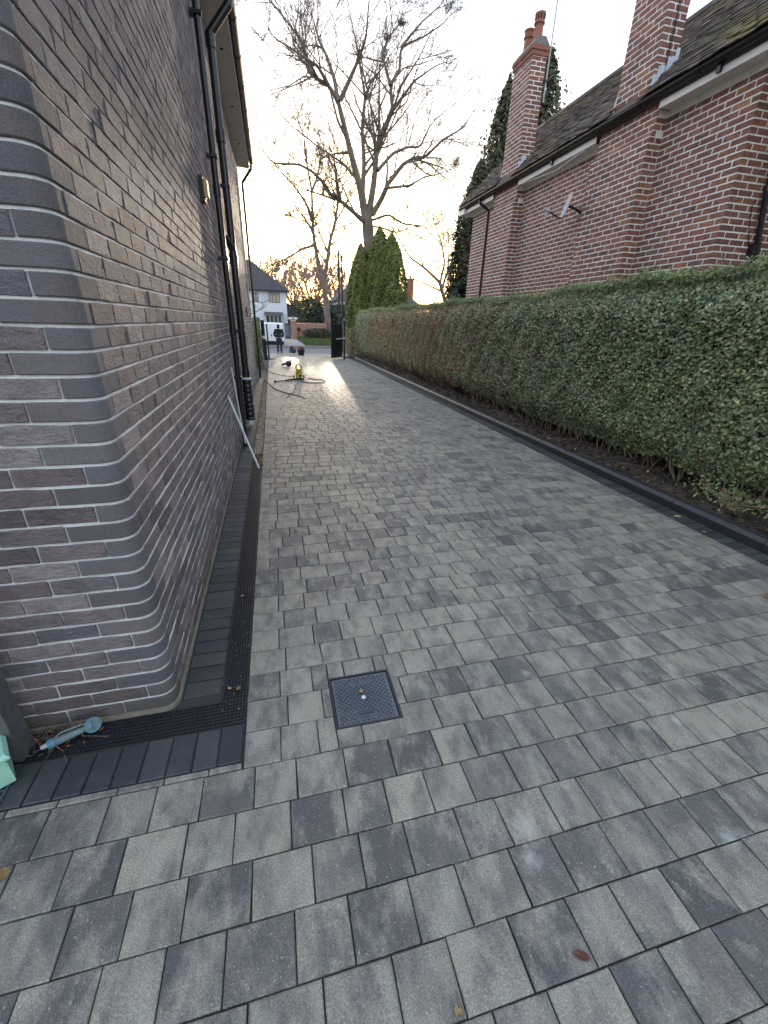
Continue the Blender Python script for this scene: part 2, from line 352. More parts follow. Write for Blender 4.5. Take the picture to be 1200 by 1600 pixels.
simple('skin', (.42, .25, .18), .6, .1, 20, .05)
simple('red_lamp', (.14, .015, .015), .3, .1, 5, 0)
simple('bark', (.19, .15, .115), .9, .5, 9, .6)
simple('bark_far', (.12, .088, .075), .9, .4, 6, .3)
simple('bark_sunset_pink', (.40, .26, .22), .9, .3, 4, .2)  # sunset glow on distant twigs put into the colour; hedge twigs share it
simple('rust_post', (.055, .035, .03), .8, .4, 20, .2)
simple('hose_black', (.015, .015, .017), .5, .2, 20, .05)
simple('debris', (.34, .28, .24), .95, .6, 45, .8)
simple('straw', (.40, .33, .20), .9, .4, 30, .3)
simple('leaf_orange', (.22, .10, .04), .8, .4, 20, .2)
simple('cone_brown', (.16, .062, .045), .7, .5, 60, .3)
def mat_glass(name, c):
    m, t, b = nodes(name); setc(t, b, c, .08, .6)
mat_glass('window_glass', (.02, .022, .028))
mat_glass('lens', (.5, .4, .2))
def mat_soil():
    m, t, b = nodes('soil'); pw = pos(t)
    col = ramp(t, noise(t, pw, 18, 6, .7), [(.3, (.03, .023, .018)), (.55, (.10, .076, .058)), (.8, (.21, .17, .135))])
    setc(t, b, col, .95, .2); bump(t, b, math_(t, 'ADD', noise(t, pw, 40, 6, .7), noise(t, pw, 180, 3)), .9, .02)
mat_soil()
def mat_leaf(name, stops, rough=.45, trans=.18, spec=.5):
    m, t, b = nodes(name); r = rnd(t); c = ramp(t, r, stops); pw = pos(t)
    c = mix(t, .5, c, ramp(t, noise(t, pw, 2.0, 4), [(.35, (.7, .72, .7)), (.65, (1.2, 1.2, 1.15))]), 'MULTIPLY')
    setc(t, b, c, rough, spec)
    tr = mk(t, 'ShaderNodeBsdfTranslucent'); t.links.new(c, tr.inputs['Color']); ms = mk(t, 'ShaderNodeMixShader'); ms.inputs[0].default_value = trans
    o = t.nodes['Material Output']; t.links.new(b.outputs[0], ms.inputs[1]); t.links.new(tr.outputs[0], ms.inputs[2]); t.links.new(ms.outputs[0], o.inputs['Surface'])
mat_leaf('hedge_leaf', [(0, (0.082, 0.118, 0.054)), (.35, (0.136, 0.196, 0.086)), (.65, (0.220, 0.287, 0.137)), (.88, (0.341, 0.389, 0.196)), (1, (0.545, 0.472, 0.229))], .3)
mat_leaf('hedge_leaf_dry', [(0, (0.135, 0.120, 0.060)), (.3, (0.231, 0.192, 0.096)), (.6, (0.365, 0.254, 0.134)), (.85, (0.499, 0.335, 0.180)), (1, (0.655, 0.511, 0.299))], .55)
mat_leaf('hedge_sprout', [(0, (0.110, 0.166, 0.055)), (.6, (0.199, 0.265, 0.100)), (1, (0.331, 0.353, 0.166))], .5)
mat_leaf('conifer_leaf', [(0, (0.076, 0.101, 0.023)), (.4, (0.134, 0.174, 0.039)), (.75, (0.211, 0.234, 0.055)), (1, (0.324, 0.289, 0.078))], .6, .25)
mat_leaf('conifer_dark', [(0, (0.034, 0.044, 0.018)), (.5, (0.076, 0.085, 0.033)), (1, (0.162, 0.128, 0.053))], .6, .2)
mat_leaf('shrub_dark', [(0, (.012, .022, .014)), (.5, (.028, .045, .026)), (1, (.06, .085, .05))], .4)
mat_leaf('shrub_olive', [(0, (.035, .045, .018)), (.5, (.07, .08, .03)), (1, (.14, .14, .06))], .5)
mat_leaf('ivy', [(0, (.05, .07, .02)), (.5, (.12, .14, .04)), (1, (.25, .25, .1))], .5)
mat_leaf('grass_blade', [(0, (.05, .09, .02)), (.6, (.085, .13, .03)), (1, (.14, .16, .05))], .6)
mat_leaf('fallen', [(0, (0.225, 0.128, 0.053)), (.4, (0.315, 0.225, 0.098)), (.8, (0.375, 0.315, 0.165)), (1, (0.338, 0.165, 0.090))], .7, .1)
def mat_roof():
    m, t, b = nodes('roof_tile'); r = rnd(t); pw = pos(t)
    c = ramp(t, r, [(0, (0.068, 0.054, 0.050)), (.5, (0.112, 0.087, 0.078)), (.85, (0.158, 0.123, 0.108)), (1, (0.210, 0.165, 0.143))])
    moss = noise(t, pos(t, (1, .25, 1)), 3.2, 6, .68)
    c = mix(t, ramp(t, moss, [(.50, (0, 0, 0)), (.63, (.9, .9, .9))]), c, (.17, .15, .045))
    c = mix(t, ramp(t, noise(t, pw, 30, 4), [(.6, (0, 0, 0)), (.75, (.5, .5, .5))]), c, (.19, .18, .165))
    setc(t, b, c, .85, .3); bump(t, b, noise(t, pw, 60, 5, .7), .6, .008)
mat_roof()
# ------------------------------------------------------------------ ground, road, verge
def strip(name, x0, x1, ys, dz, mat, nx=2, nz=None, **k):
    xs = np.linspace(x0, x1, nx); ys = np.asarray(ys, float); v = []
    for y in ys:
        for x in xs: v.append((x, y, zg(y)+dz+(nz(x, y) if nz else 0)))
    i = np.arange(len(ys)-1)[:, None]*nx+np.arange(nx-1)[None]; i = i.ravel()
    f = np.stack([i, i+1, i+nx+1, i+nx], -1)
    return obj(name, np.array(v), f, mat, **k)
strip('ground', -400, 400, [-60, 0, 21.6, 22.7, 23.8, 24.9, 26, 60, 400, 900], -.09, 'verge_soil', kind='structure')
PAV_X0, PAV_X1, PAV_END = -.255, 3.74, 26.0
driveway = strip('driveway', -4.2, 3.95, [-1.6, 5, 21.6, 22.7, 23.8, 24.9, 26.0], -.011, 'bed_sand', kind='structure')
strip('footway', -40, 40, [26.02, 28.0], -.012, 'pavement', kind='structure')
strip('road', -60, 60, [28.14, 34.3], -.06, 'asphalt', kind='structure')
kb = MB()
for a in range(-40, 40): kb.box(a+.005, a+.995, 28.0, 28.13, -.35, -.15, .008)
for a in range(-40, 40): kb.box(a+.005, a+.995, 34.3, 34.43, -.35, -.03, .008)
kb.build('road_kerb', 'pavement', kind='structure')
def vz(x, y): return .10+.012*(y-34.4)*min(1, (y-34.4))
strip('grass_verge', 2.4, 40, np.linspace(34.44, 52, 14), 0, 'verge_soil', 24, lambda x, y: .10+.008*(y-34.4)+.02*math.sin(x*1.7+y), kind='structure')
strip('far_drive', -14, 2.4, np.linspace(34.44, 58, 6), .09, 'pavement', kind='structure')
n = 26000; gx = rng.uniform(2.5, 18, n); gy = rng.uniform(34.6, 49, n)
gzv = np.array([zg(40)+.10+.008*(y-34.4) for y in gy])+rng.uniform(0, .09, n)
leaves('grass', np.stack([gx, gy, gzv], 1), .16, 'grass_blade', nrm=np.array([0, -.6, .2]), asp=.25, kind='stuff', label='short green grass on the verge across the road', cat='grass')
# ------------------------------------------------------------------ paving: measured joints of the nearest courses, then the same two sizes on and on
ROWS = {-9: [-.094, .068, .265, .438, .598], -8: [-.062, .1, .299, .502, .669], -7: [-.096, .069, .228, .43, .598], -6: [-.065, .134, .333, .542],
 -5: [-.097, .102, .263, .463, .634], -4: [-.064, .131, .331, .498], -3: [-.098, .064, .234, .402, .562], -2: [-.064, .103], -1: [-.101, .064, .263, .463, .633, .836, 1.04, 1.242, 1.418, 1.585, 1.784, 1.956, 2.116],
 0: [-.943, -.743, -.576, -.406, -.206, -.04, .161, .363, .566, .735, .938, 1.108, 1.273, 1.444, 1.649, 1.853, 2.021, 2.227], 1: [-.98, -.809, -.638, -.437, -.27, -.07, .132, .299, .469, .641, .844, 1.013, 1.217, 1.392],
 2: [-.742, -.573, -.406, -.203, -.003, .166, .335, .54, .71, .915, 1.084, 1.287, 1.458, 1.669], 3: [-.813, -.609, -.441, -.272, -.07, .099, .302, .472, .678, .85, 1.055, 1.262, 1.434, 1.614],
 4: [0, .203, .373, .579, .789, .957, 1.166, 1.335, 1.543], 5: [.612, .818, .993, 1.197]}
LID = (.147, .464, 1.313, 1.619)
pav = []                                   # x0, x1, y0, y1
def fill(x0, x1, j):
    js = sorted(q for q in j if x0+.05 < q < x1-.05)
    while True:
        a = js[-1] if js else x0
        if a > x1-.09: break
        nx_ = a+random.choice((.169, .203)); 
        if nx_ > x1-.08: break
        js.append(nx_)
    if j:
        while js[0]-x0 > .24: js.insert(0, js[0]-random.choice((.169, .203)))
    return [x0]+js+[x1]
k = -int((PAV_END-1.217)/.17)
while k <= 16:
    y1 = 1.217-.17*k; y0 = y1-.17; left = PAV_X0 if k < 0 else -3.4
    j = ROWS.get(k, [])
    if not j: left_j = left+random.choice((.1, .169, .203, .15)); j = [left_j]
    xs = fill(left, PAV_X1, j)
    pav += [(a, b, y0, y1) for a, b in zip(xs[:-1], xs[1:])]
    k += 1
# slivers cut to fit beside the corner of the edging
x = -3.4
while x < -.27:
    w = random.choice((.169, .203)); pav.append((x, min(x+w, -.26), 1.217, 1.248)); x += w
cut = []
for (a, b, c, d) in pav:                   # leave the manhole lid out of the paving
    lx0, lx1, ly0, ly1 = LID
    if a < lx1 and b > lx0 and c < ly1 and d > ly0:
        if a < lx0-.02: cut.append((a, lx0, c, d))
        if b > lx1+.02: cut.append((lx1, b, c, d))
        mx0, mx1 = max(a, lx0), min(b, lx1)
        if d > ly1+.02: cut.append((mx0, mx1, ly1, d))
        if c < ly0-.02: cut.append((mx0, mx1, c, ly0))
    else: cut.append((a, b, c, d))
P = np.array(cut); cen = np.stack([(P[:, 0]+P[:, 1])/2, (P[:, 2]+P[:, 3])/2], 1)
q = proj(np.c_[cen, np.zeros(len(cen))]); vis = (q[:, 0] > -90) & (q[:, 0] < 1290) & (q[:, 1] < 1700) & (q[:, 2] > .1)
order = np.argsort(np.where(vis, q[:, 2], 1e9)); near = set(order[:300].tolist())
GAP = .0048
far_i = []
for i, (a, b, c, d) in enumerate(cut):
    if i in near:
        tx, ty = random.gauss(0, .0022), random.gauss(0, .0022); N = np.array([tx, ty, 1.]); N /= np.linalg.norm(N); U = np.cross(Y1, N); U /= np.linalg.norm(U); V = np.cross(N, U)
        piece('paver', (cen[i, 0], cen[i, 1], random.gauss(0, .0007)), U, V, N, round((b-a-GAP)*500)/500, round((d-c-GAP)*500)/500, .05, .0032, 'paver', driveway, .0009, 3)
    else: far_i.append(i)
fi = np.array(far_i); n = len(fi)
zc = np.array([zg(y) for y in cen[fi, 1]])+rng.normal(0, .0008, n)
v, f, t = blocks(np.c_[cen[fi], zc], X1, Y1, Z1, P[fi, 1]-P[fi, 0]-GAP-.0015, P[fi, 3]-P[fi, 2]-GAP-.0018, .05, .0032, .0007)
# tip the distant ones a hair so that they catch the light unevenly
v = v.reshape(n, 12, 3); tl = rng.normal(0, .004, (n, 2)); cc = np.c_[cen[fi]]
v[:, :, 2] += (v[:, :, 0]-cc[:, None, 0])*tl[:, None, 0]+(v[:, :, 1]-cc[:, None, 1])*tl[:, None, 1]
obj('paving', v.reshape(-1, 3), f, 'paver', driveway, tint=t, kind='stuff')
# charcoal edging blocks: beside the wall, in front of it, and along the kerb
ed = []
y = 1.645
while y < 14.3: ed.append((-.565, -.383, y, y+.1)); y += .1
x = -.262
while x > -2.6: ed.append((x-.1, x, 1.25, 1.437)); x -= .1
y = -.6
while y < 21.9: ed.append((3.742, 3.938, y, y+.1)); y += .1
E_ = np.array(ed); ec = np.stack([(E_[:, 0]+E_[:, 1])/2, (E_[:, 2]+E_[:, 3])/2], 1); q = proj(np.c_[ec, np.zeros(len(ec))])
vis = (q[:, 0] > -30) & (q[:, 0] < 1230) & (q[:, 1] < 1650); order = np.argsort(np.where(vis, q[:, 2], 1e9)); near = set(order[:280].tolist()); rest = []
for i, (a, b, c, d) in enumerate(ed):
    if i in near: piece('edging_block', (ec[i, 0], ec[i, 1], random.gauss(-.001, .0008)), X1, Y1, Z1, round(b-a-.006, 3), round(d-c-.006, 3), .05, .004, 'charcoal_block', driveway, .0008, 3)
    else: rest.append(i)
ri = np.array(rest); v, f, t = blocks(np.c_[ec[ri], [zg(y)-.001 for y in ec[ri, 1]]], X1, Y1, Z1, E_[ri, 1]-E_[ri, 0]-.006, E_[ri, 3]-E_[ri, 2]-.006, .05, .004, .0008)
obj('edging', v, f, 'charcoal_block', driveway, tint=t, kind='stuff')
# kerb: battered edging stones with the soil bed behind
kerb = empty('kerb', (3.94, 10, 0), 'black concrete kerb edging stones between the paving and the hedge bed', 'kerb')
y = -.5; prof = [(3.94, -.06), (4.062, -.06), (4.062, .098), (4.05, .104), (3.975, .104), (3.945, .07)]
while y < 21.9:
    e = min(y+.91, 21.95); m = MB(); dx = random.gauss(0, .0015); m.prism([(px+dx, pz) for px, pz in prof], 'y', y, e-.005); m.build('kerb_stone', 'kerb_stone', kerb); y += .91
def soil_z(x, y):
    return .055+.03*math.sin(x*7.1+y*3.3)*math.sin(y*5.2+x)+.022*math.sin(y*13+x*9)+random.gauss(0, .009)
strip('soil_bed', 4.055, 6.4, np.linspace(-.6, 25, 420), 0, 'soil', 36, lambda x, y: soil_z(x, y) if x > 4.07 else .05, kind='structure')
m = 2600; cx = rng.uniform(4.08, 4.95, m); cyv = rng.uniform(.5, 23, m); bx = []
v, f, t = blocks(np.stack([cx, cyv, .075+rng.normal(.015, .02, m)], 1), X1, Y1, Z1, rng.uniform(.01, .045, m), rng.uniform(.01, .04, m), .03, .006, .006)
obj('soil_clods', v, f, 'soil', tint=t, kind='stuff', label='dark clods of soil in the bed under the hedge', cat='soil')
m = 170; leaves('leaf_litter', np.stack([rng.uniform(4.08, 4.8, m), rng.uniform(1, 22, m), .10+rng.uniform(0, .03, m)], 1), .04, 'fallen', nrm=np.array([0, 0, 1.2]), kind='stuff', label='dry leaf litter scattered on the soil under the hedge', cat='leaves')
# ------------------------------------------------------------------ slotted drain
drain = empty('drain_channel', (-.317, 3.5, 0), 'black slotted channel drain with metal grating round the dark brick corner', 'drain')
m = MB(); m.box(-.378, -.258, 1.44, 5.8, -.06, -.042); m.box(-2.6, -.379, 1.442, 1.588, -.06, -.042); m.build('channel', 'dark_void', drain)
def grate(x0, x1, y0, y1, along):
    m = MB(); nb = 8
    if along == 'y':
        for i in range(nb):
            x = x0+.006+(x1-x0-.012)*i/(nb-1); w = .0035 if 0 < i < nb-1 else .005; m.box(x-w/2, x+w/2, y0, y1-.003, -.022, -.003)
        yy = y0+.01
        while yy < y1-.006: m.box(x0+.006, x1-.006, yy, yy+.0042, -.02, -.005); yy += .0185
    else:
        for i in range(nb):
            y = y0+.006+(y1-y0-.012)*i/(nb-1); w = .0035 if 0 < i < nb-1 else .005; m.box(x0, x1-.003, y-w/2, y+w/2, -.022, -.003)
        xx = x0+.01
        while xx < x1-.006: m.box(xx, xx+.0042, y0+.006, y1-.006, -.02, -.005); xx += .0185
    return m
y = 1.60
while y < 5.5: grate(-.378, -.257, y, y+.5, 'y').build('grating', 'grate_metal', drain); y += .5
x = -.43
while x > -2.4: grate(x-.5, x, 1.445, 1.588, 'x').build('grating', 'grate_metal', drain); x -= .5
m = MB()                                   # mitred corner piece
for i in range(8):
    o = .006+.109*i/7; y = 1.445+.006+(.131)*i/7; xx = -.257-.006-.109*(1-(1-i/7)) if False else -.257-.006-(.109)*i/7
    m.box(-.43, xx+.002, y-.0018, y+.0018, -.022, -.003); m.box(xx-.0018, xx+.0018, y, 1.598, -.022, -.003)
for t_ in np.arange(-.425, -.30, .0185): m.box(t_, t_+.004, 1.45, min(1.585, 1.45+(-.257-t_)*1.15), -.02, -.005)
for t_ in np.arange(1.47, 1.595, .0185): m.box(max(-.375, -.257-(t_-1.445)*.85), -.262, t_, t_+.004, -.02, -.005)
m.build('grating', 'grate_metal', drain)
# further on the drain is filled with sand and leaf debris beside a thin board
def dz_(x, y): return .002+.006*math.sin(y*9+x*20)*math.sin(y*3.1)+random.gauss(0, .0025)
strip('sand_and_leaf_debris', -.375, -.262, np.linspace(5.8, 14.2, 300), .0, 'debris', 7, dz_, kind='stuff', label='pale sand and leaf debris filling the drain run along the far wall', cat='debris')
m = 1500; leaves('dry_debris', np.stack([rng.uniform(-.38, -.25, m), rng.uniform(5.3, 14, m), .008+rng.uniform(0, .014, m)], 1), .026, 'fallen', nrm=np.array([0, 0, 1.0]), kind='stuff', label='small dry leaves lying in the drain run along the wall', cat='leaves')
m = 260; leaves('crumbs', np.stack([rng.uniform(-.38, -.26, m), rng.uniform(1.5, 5.5, m), rng.uniform(-.002, .003, m)], 1), .007, 'straw', nrm=np.array([0, 0, 1.0]), kind='stuff', label='tiny crumbs of stone caught on the drain grating', cat='crumbs')
# ------------------------------------------------------------------ manhole lid
lid = empty('manhole_cover', (.3055, 1.466, 0), 'square blue grey iron manhole cover with chequered tread set in the paving', 'manhole cover')
lx0, lx1, ly0, ly1 = LID
m = MB()
for a in ((lx0, lx1, ly0, ly0+.009), (lx0, lx1, ly1-.009, ly1), (lx0, lx0+.009, ly0+.009, ly1-.009), (lx1-.009, lx1, ly0+.009, ly1-.009)): m.box(*a, -.04, -.001, .001)
m.build('frame', 'black_metal', lid)
m = MB(); m.box(lx0+.009, lx1-.009, ly0+.009, ly1-.009, -.04, -.012); m.build('frame_seat', 'dark_void', lid)
m = MB(); m.box(lx0+.012, lx1-.012, ly0+.012, ly1-.012, -.03, -.0055, .002); cover = m.build('cover_plate', 'cast_iron', lid)
cxl, cyl = .3055, 1.466; m = MB(); st = .0178; c45 = math.sqrt(.5)
for i in range(-14, 15):
    for j in range(-14, 15):
        x = cxl+(i-j)*st*c45; y = cyl+(i+j)*st*c45
        if abs(x-cxl) > .128 or abs(y-cyl) > .128: continue
        if abs(x-cxl) < .06 and abs(y-(cyl-.094)) < .022: continue
        if abs(x-cxl) < .055 and abs(y-(cyl+.098)) < .014: continue
        if math.hypot(x-cxl, y-cyl) < .012: continue
        w = .0068; p4 = [(x-w*1.25, y), (x, y-w*1.25), (x+w*1.25, y), (x, y+w*1.25)]; p5 = [(x+(a-x)*.7, y+(b-y)*.7) for a, b in p4]
        m.add([(a, b, -.0058) for a, b in p4]+[(a, b, -.0005) for a, b in p5], [(4, 5, 6, 7)]+[(q, (q+1) % 4, 4+(q+1) % 4, 4+q) for q in range(4)])
m.build('tread_studs', 'cast_iron', cover, kind='stuff')
m = MB(); ring = []
for s_ in range(40):
    a = 2*math.pi*s_/40; ring.append((cxl+(.036 if math.cos(a) > 0 else -.036)+.016*math.cos(a), cyl-.094+.016*math.sin(a), -.003))
m.tube(ring+[ring[0]], .0016, 5)
for s_ in range(8):                          # worn, unreadable cast letters
    x = cxl-.034+s_*.0097; r_ = [(x+.0032*math.cos(a), cyl-.094+.0065*math.sin(a), -.003) for a in np.linspace(0, 6.28, 9)]
    m.tube(r_, .0011, 4)
m.tube([(cxl-.052, cyl+.105, -.003), (cxl+.052, cyl+.105, -.003)], .0013, 5); m.tube([(cxl-.052, cyl+.092, -.003), (cxl-.005, cyl+.092, -.003)], .0011, 5); m.tube([(cxl+.01, cyl+.092, -.003), (cxl+.05, cyl+.092, -.003)], .0011, 5)
m.build('cast_lettering', 'cast_iron', cover)
m = MB(); m.lathe((cxl, cyl, -.004), [(.011, 0), (.011, .002), (.006, .0035)], 12); m.build('key_plug', 'lead', cover)
# ------------------------------------------------------------------ dark grey brick house on the left
WX, WY, WEND, EAVE = -.576, 1.597, 14.4, 5.38
CR = .062; CO = .075; JT = .0100; REC = .0090
lh = empty('brick_house', (-3.5, 8, 0), 'tall house of dark grey brown bricks with rounded corner bricks and black pipes', 'house')
def path(a, b, off=0.0):                    # plan line: front face, rounded corner, side face
    r = CR-off; cx, cy = WX-CR, WY+CR; p = [(WX-a, WY+off)]
    for s_ in np.linspace(0, 1, 7):
        t = -math.pi/2+s_*math.pi/2; p.append((cx+r*math.cos(t), cy+r*math.sin(t)))
    p.append((WX-off, WY+b)); return p
def dense(p):                               # the same line with a point about every 12 cm near the corner, 30 cm further on
    o = []
    for (a, b), (c, d) in zip(p[:-1], p[1:]):
        n = max(1, int(math.hypot(c-a, d-b)/.14)); o += [(a+(c-a)*i/n, b+(d-b)*i/n) for i in range(n)]
    return o+[p[-1]]
pp = path(4.0, WEND-WY, REC); pp = pp+[(WX-4.0, WEND)]
m = MB(); m.prism(pp, 'z', -.05, EAVE+.02); wall = m.build('wall', 'mortar_grey', lh)
m = MB(); p1 = path(4.0, WEND-WY, -.007); m.prism([(x, y) for x, y in p1]+[(WX-.02, WEND), (WX-.05, WY+.05), (WX-4, WY+.05)], 'z', -.04, .016); m.build('mortar_skirt', 'mortar_damp', lh)
side = []; front = []; HB = CO-JT
NC = int(EAVE/CO)
bull = []
for k in range(NC):
    z0 = .02+k*CO; even = k % 2 == 0; a, b = (.215, .1025) if even else (.1025, .215)
    bull.append((z0, a, b))
    y = WY+b+JT
    while y < WEND-.03:
        L = min(.215, WEND-y); side.append((y+L/2, z0+HB/2, L)); y += .215+JT
    x = WX-a-JT
    while x > WX-3.2: front.append((x-.1075, z0+HB/2, .215)); x -= .215+JT
v = []; f = []                              # weather-struck bed joints: nearly flush at the foot, cut back at the top
for k in range(NC):
    z0 = .02+k*CO; pj_ = [dense(path(4.0, WEND-WY, o)) for o in (.0030, .0095)]; n0 = len(v); npt = len(pj_[0])
    for i in range(npt): w_ = random.uniform(-.0016, .0012); v += [(pj_[0][i][0]+w_*(pj_[0][i][0] > WX-.01), pj_[0][i][1]-w_*(pj_[0][i][0] < WX-CR), z0+HB-.0015), (*pj_[1][i], z0+CO+.001)]
    f += [(n0+2*i, n0+2*i+2, n0+2*i+3, n0+2*i+1) for i in range(npt-1)]
obj('bed_joints', np.array(v), f, 'mortar_grey', wall, kind='stuff')
for z0, a, b in bull:
    pts = path(a, b); npt = len(pts); j = random.gauss(0, .0006)
    cs = [(REC+.014, 0), (.0035, 0), (0, .0035), (0, HB-.0035), (.0035, HB), (REC+.014, HB)]
    v = []
    pl_ = [path(a, b, o+j) for o, _ in cs]
    for i in range(npt):
        for c, (o, dz) in enumerate(cs): v.append((*pl_[c][i], z0+dz))
    f = [(i*6+c, (i+1)*6+c, (i+1)*6+c+1, i*6+c+1) for i in range(npt-1) for c in range(5)]+[(0, 1, 2, 3, 4, 5), tuple((npt-1)*6+c for c in (5, 4, 3, 2, 1, 0))]
    o = obj('bullnose_brick', np.array(v), f, 'blue_brick', wall, tint=np.full(len(v), random.random()))
    for poly in o.data.polygons: poly.use_smooth = False
Sd = np.array(side); Fr = np.array(front)
C = np.concatenate([np.c_[np.full(len(Sd), WX), Sd[:, 0], Sd[:, 1]], np.c_[Fr[:, 0], np.full(len(Fr), WY), Fr[:, 1]]])
isf = np.r_[np.zeros(len(Sd), bool), np.ones(len(Fr), bool)]; LL = np.r_[Sd[:, 2], Fr[:, 2]]
q = proj(C); vis = (q[:, 0] > -60) & (q[:, 0] < 1260) & (q[:, 1] > -60) & (q[:, 1] < 1640) & (q[:, 2] > .1)
dv = C-np.array([0, 0, CAM_H]); d2 = (dv**2).sum(1); cosv = np.where(isf, np.abs(dv[:, 1]), np.abs(dv[:, 0]))/np.sqrt(d2)
sz = np.where(vis, cosv/d2, -1); near = set(np.argsort(-sz)[:300-NC].tolist()); rest = []
for i in range(len(C)):
    if i in near:
        N = -Y1 if isf[i] else X1; U = X1 if isf[i] else Y1; V = np.cross(N, U); dn = max(-.002, random.gauss(0, .0011))
        N2 = N+U*random.gauss(0, .003)+V*random.gauss(0, .009); N2 /= np.linalg.norm(N2); U2 = U-N2*(U@N2); U2 /= np.linalg.norm(U2)
        piece('brick', C[i]+N*dn, U2, np.cross(N2, U2), N2, round(LL[i], 3), HB, .022, .0032, 'grey_brick', wall, .0024, 9, True)
    else: rest.append(i)
ri = np.array(rest)
for nm, sel, N, U in (('brickwork', ri[~isf[ri]], X1, Y1), ('brickwork', ri[isf[ri]], -Y1, X1)):
    V = np.cross(N, U); cc = C[sel]+N*np.clip(rng.normal(0, .0012, len(sel)), -.002, .004)[:, None]
    v, f, t = blocks(cc, U, V, N, LL[sel], np.full(len(sel), HB), .022, .0032, .0022); obj(nm, v, f, 'grey_brick', wall, tint=t, kind='stuff')
# eaves: soffit, fascia, gutter, roof slope with tile ends
m = MB(); m.box(-4.4, -.288, WY-.3, WEND-.05, EAVE, EAVE+.02); m.build('soffit', 'soffit', lh)
m = MB()
for y in (3.2, 5.1, 7.0, 8.9, 10.8, 12.7): m.lathe((-.42, y, EAVE-.004), [(.028, 0), (.028, .006)], 10)
m.build('soffit_vents', 'dark_void', lh, kind='stuff')
m = MB(); m.box(-.287, -.268, WY-.3, WEND-.05, EAVE-.012, EAVE+.17); m.box(-4.4, -.289, WEND-.049, WEND-.03, EAVE-.012, EAVE+.17); m.build('fascia', 'soffit', lh)
def gutter(name, x, z, y0, y1, sgn, parent, r=.056):
    m = MB(); pr = []
    for a in np.linspace(0, math.pi, 9): pr.append((x+sgn*r-r*math.cos(a)*sgn*-1*-1, z-r*math.sin(a)))
    inn = [(x+sgn*r-(r-.005)*math.cos(a)*sgn, z-(r-.005)*math.sin(a)) for a in np.linspace(math.pi, 0, 9)]
    m.prism(pr+inn, 'y', y0, y1); y = y0+.35
    while y < y1:
        m.prism([(x+sgn*r-(r+.006)*math.cos(a)*sgn, z-(r+.006)*math.sin(a)) for a in np.linspace(0, math.pi, 9)]+inn, 'y', y, y+.05); y += .95
    return m.build(name, 'black_plastic', parent)
gutter('gutter', -.266, EAVE+.115, WY-.3, WEND-.05, 1, lh)
roof = empty('roof', (-.3, 8, EAVE), parent=lh)
m = MB(); sl = math.tan(math.radians(38)); m.prism([(-.30, EAVE+.16), (-4.2, EAVE+.16+3.9*sl), (-4.2, EAVE+.1)], 'y', WY-.3, WEND-.03); m.build('roof_slope', 'slate_dark', roof)
cs = []; y = WY-.3
tl = [(-.235-.25*i*math.cos(math.radians(38)), yy) for i in range(3) for yy in np.arange(WY-.15, WEND-.1, .3)]
Nn = np.array([math.sin(math.radians(38)), 0, math.cos(math.radians(38))]); Ud = np.array([-Nn[2], 0, Nn[0]])
c = np.array([(x-.1, y, EAVE+.21+(-.3-x+.1)*sl+.01) for x, y in tl])
v, f, t = blocks(c, Y1, np.cross(Nn, Y1), Nn, .29, .30, .025, .006, .004); obj('tiles', v, f, 'brown_tile', roof, tint=t, kind='stuff')
# pipes on the flank
m = MB(); m.tube([(-.503, 6.25, 0), (-.503, 6.25, EAVE+.02)], .036, 14); p = m.build('vent_pipe', 'black_plastic', lh, smooth=False)
for z in (.95, 2.35, 3.35, 4.5): m = MB(); m.box(-.575, -.455, 6.2, 6.3, z, z+.035, .006); m.build('pipe_clip', 'black_plastic', p)
for z in (1.5, 3.0): m = MB(); m.tube([(-.503, 6.25, z), (-.503, 6.25, z+.1)], .042, 14); m.build('pipe_collar', 'black_plastic', p)
m = MB(); m.tube([(-.487, 7.65, .12), (-.487, 7.65, 4.93), (-.485, 7.65, 4.99), (-.225, 7.65, EAVE-.09), (-.212, 7.65, EAVE-.02), (-.212, 7.65, EAVE+.07)], .052, 14); p = m.build('downpipe', 'black_plastic', lh)
for z in (.78, 2.45, 3.9, 4.85): m = MB(); m.tube([(-.487, 7.65, z), (-.487, 7.65, z+.14)], .063, 14); m.build('pipe_collar', 'black_plastic', p)
for z in (1.5, 3.4): m = MB(); m.box(-.575, -.43, 7.6, 7.7, z, z+.035, .006); m.build('pipe_clip', 'black_plastic', p)
m = MB(); m.tube([(-.56, 7.52, 2.78), (-.487, 7.65, 2.62)], .045, 10); m.build('pipe_branch', 'black_plastic', p)
m = MB(); pts = []; rr_ = []
for i, z in enumerate(np.linspace(.1, .78, 30)): pts.append((-.487, 7.62, z)); rr_.append(.078+.007*math.sin(i*1.9)+random.uniform(-.003, .004))
m.tube(pts, rr_, 14); m.build('wrapping', 'black_plastic', p)
m = MB(); m.lathe((-.487, 7.62, .775), [(.086, 0), (.086, .03)], 14); m.build('tape', 'lead', p); m = MB(); m.lathe((-.487, 7.60, .02), [(.05, 0), (.055, .12)], 12); m.build('pipe_foot', 'lead', p)
m = MB(); m.tube([(-.488, 14.5, 0), (-.488, 14.5, 5.0), (-.48, 14.5, 5.08), (-.24, 14.42, EAVE-.02), (-.212, 14.38, EAVE+.07)], .034, 12); m.build('downpipe', 'black_plastic', lh)
m = MB(); m.tube([(-.56, 9.6, 0), (-.56, 9.6, 3.4)], .016, 8); m.build('cable_conduit', 'black_plastic', lh)
m = MB(); m.box(-.565, -.54, 11.4, 11.5, 1.75, 1.95, .004); m.build('wall_box', 'black_plastic', lh)
sl_ = empty('wall_lamp', (-.56, 5.25, 2.74), 'small black wall lamp with amber lens high on the dark brick flank', 'lamp')
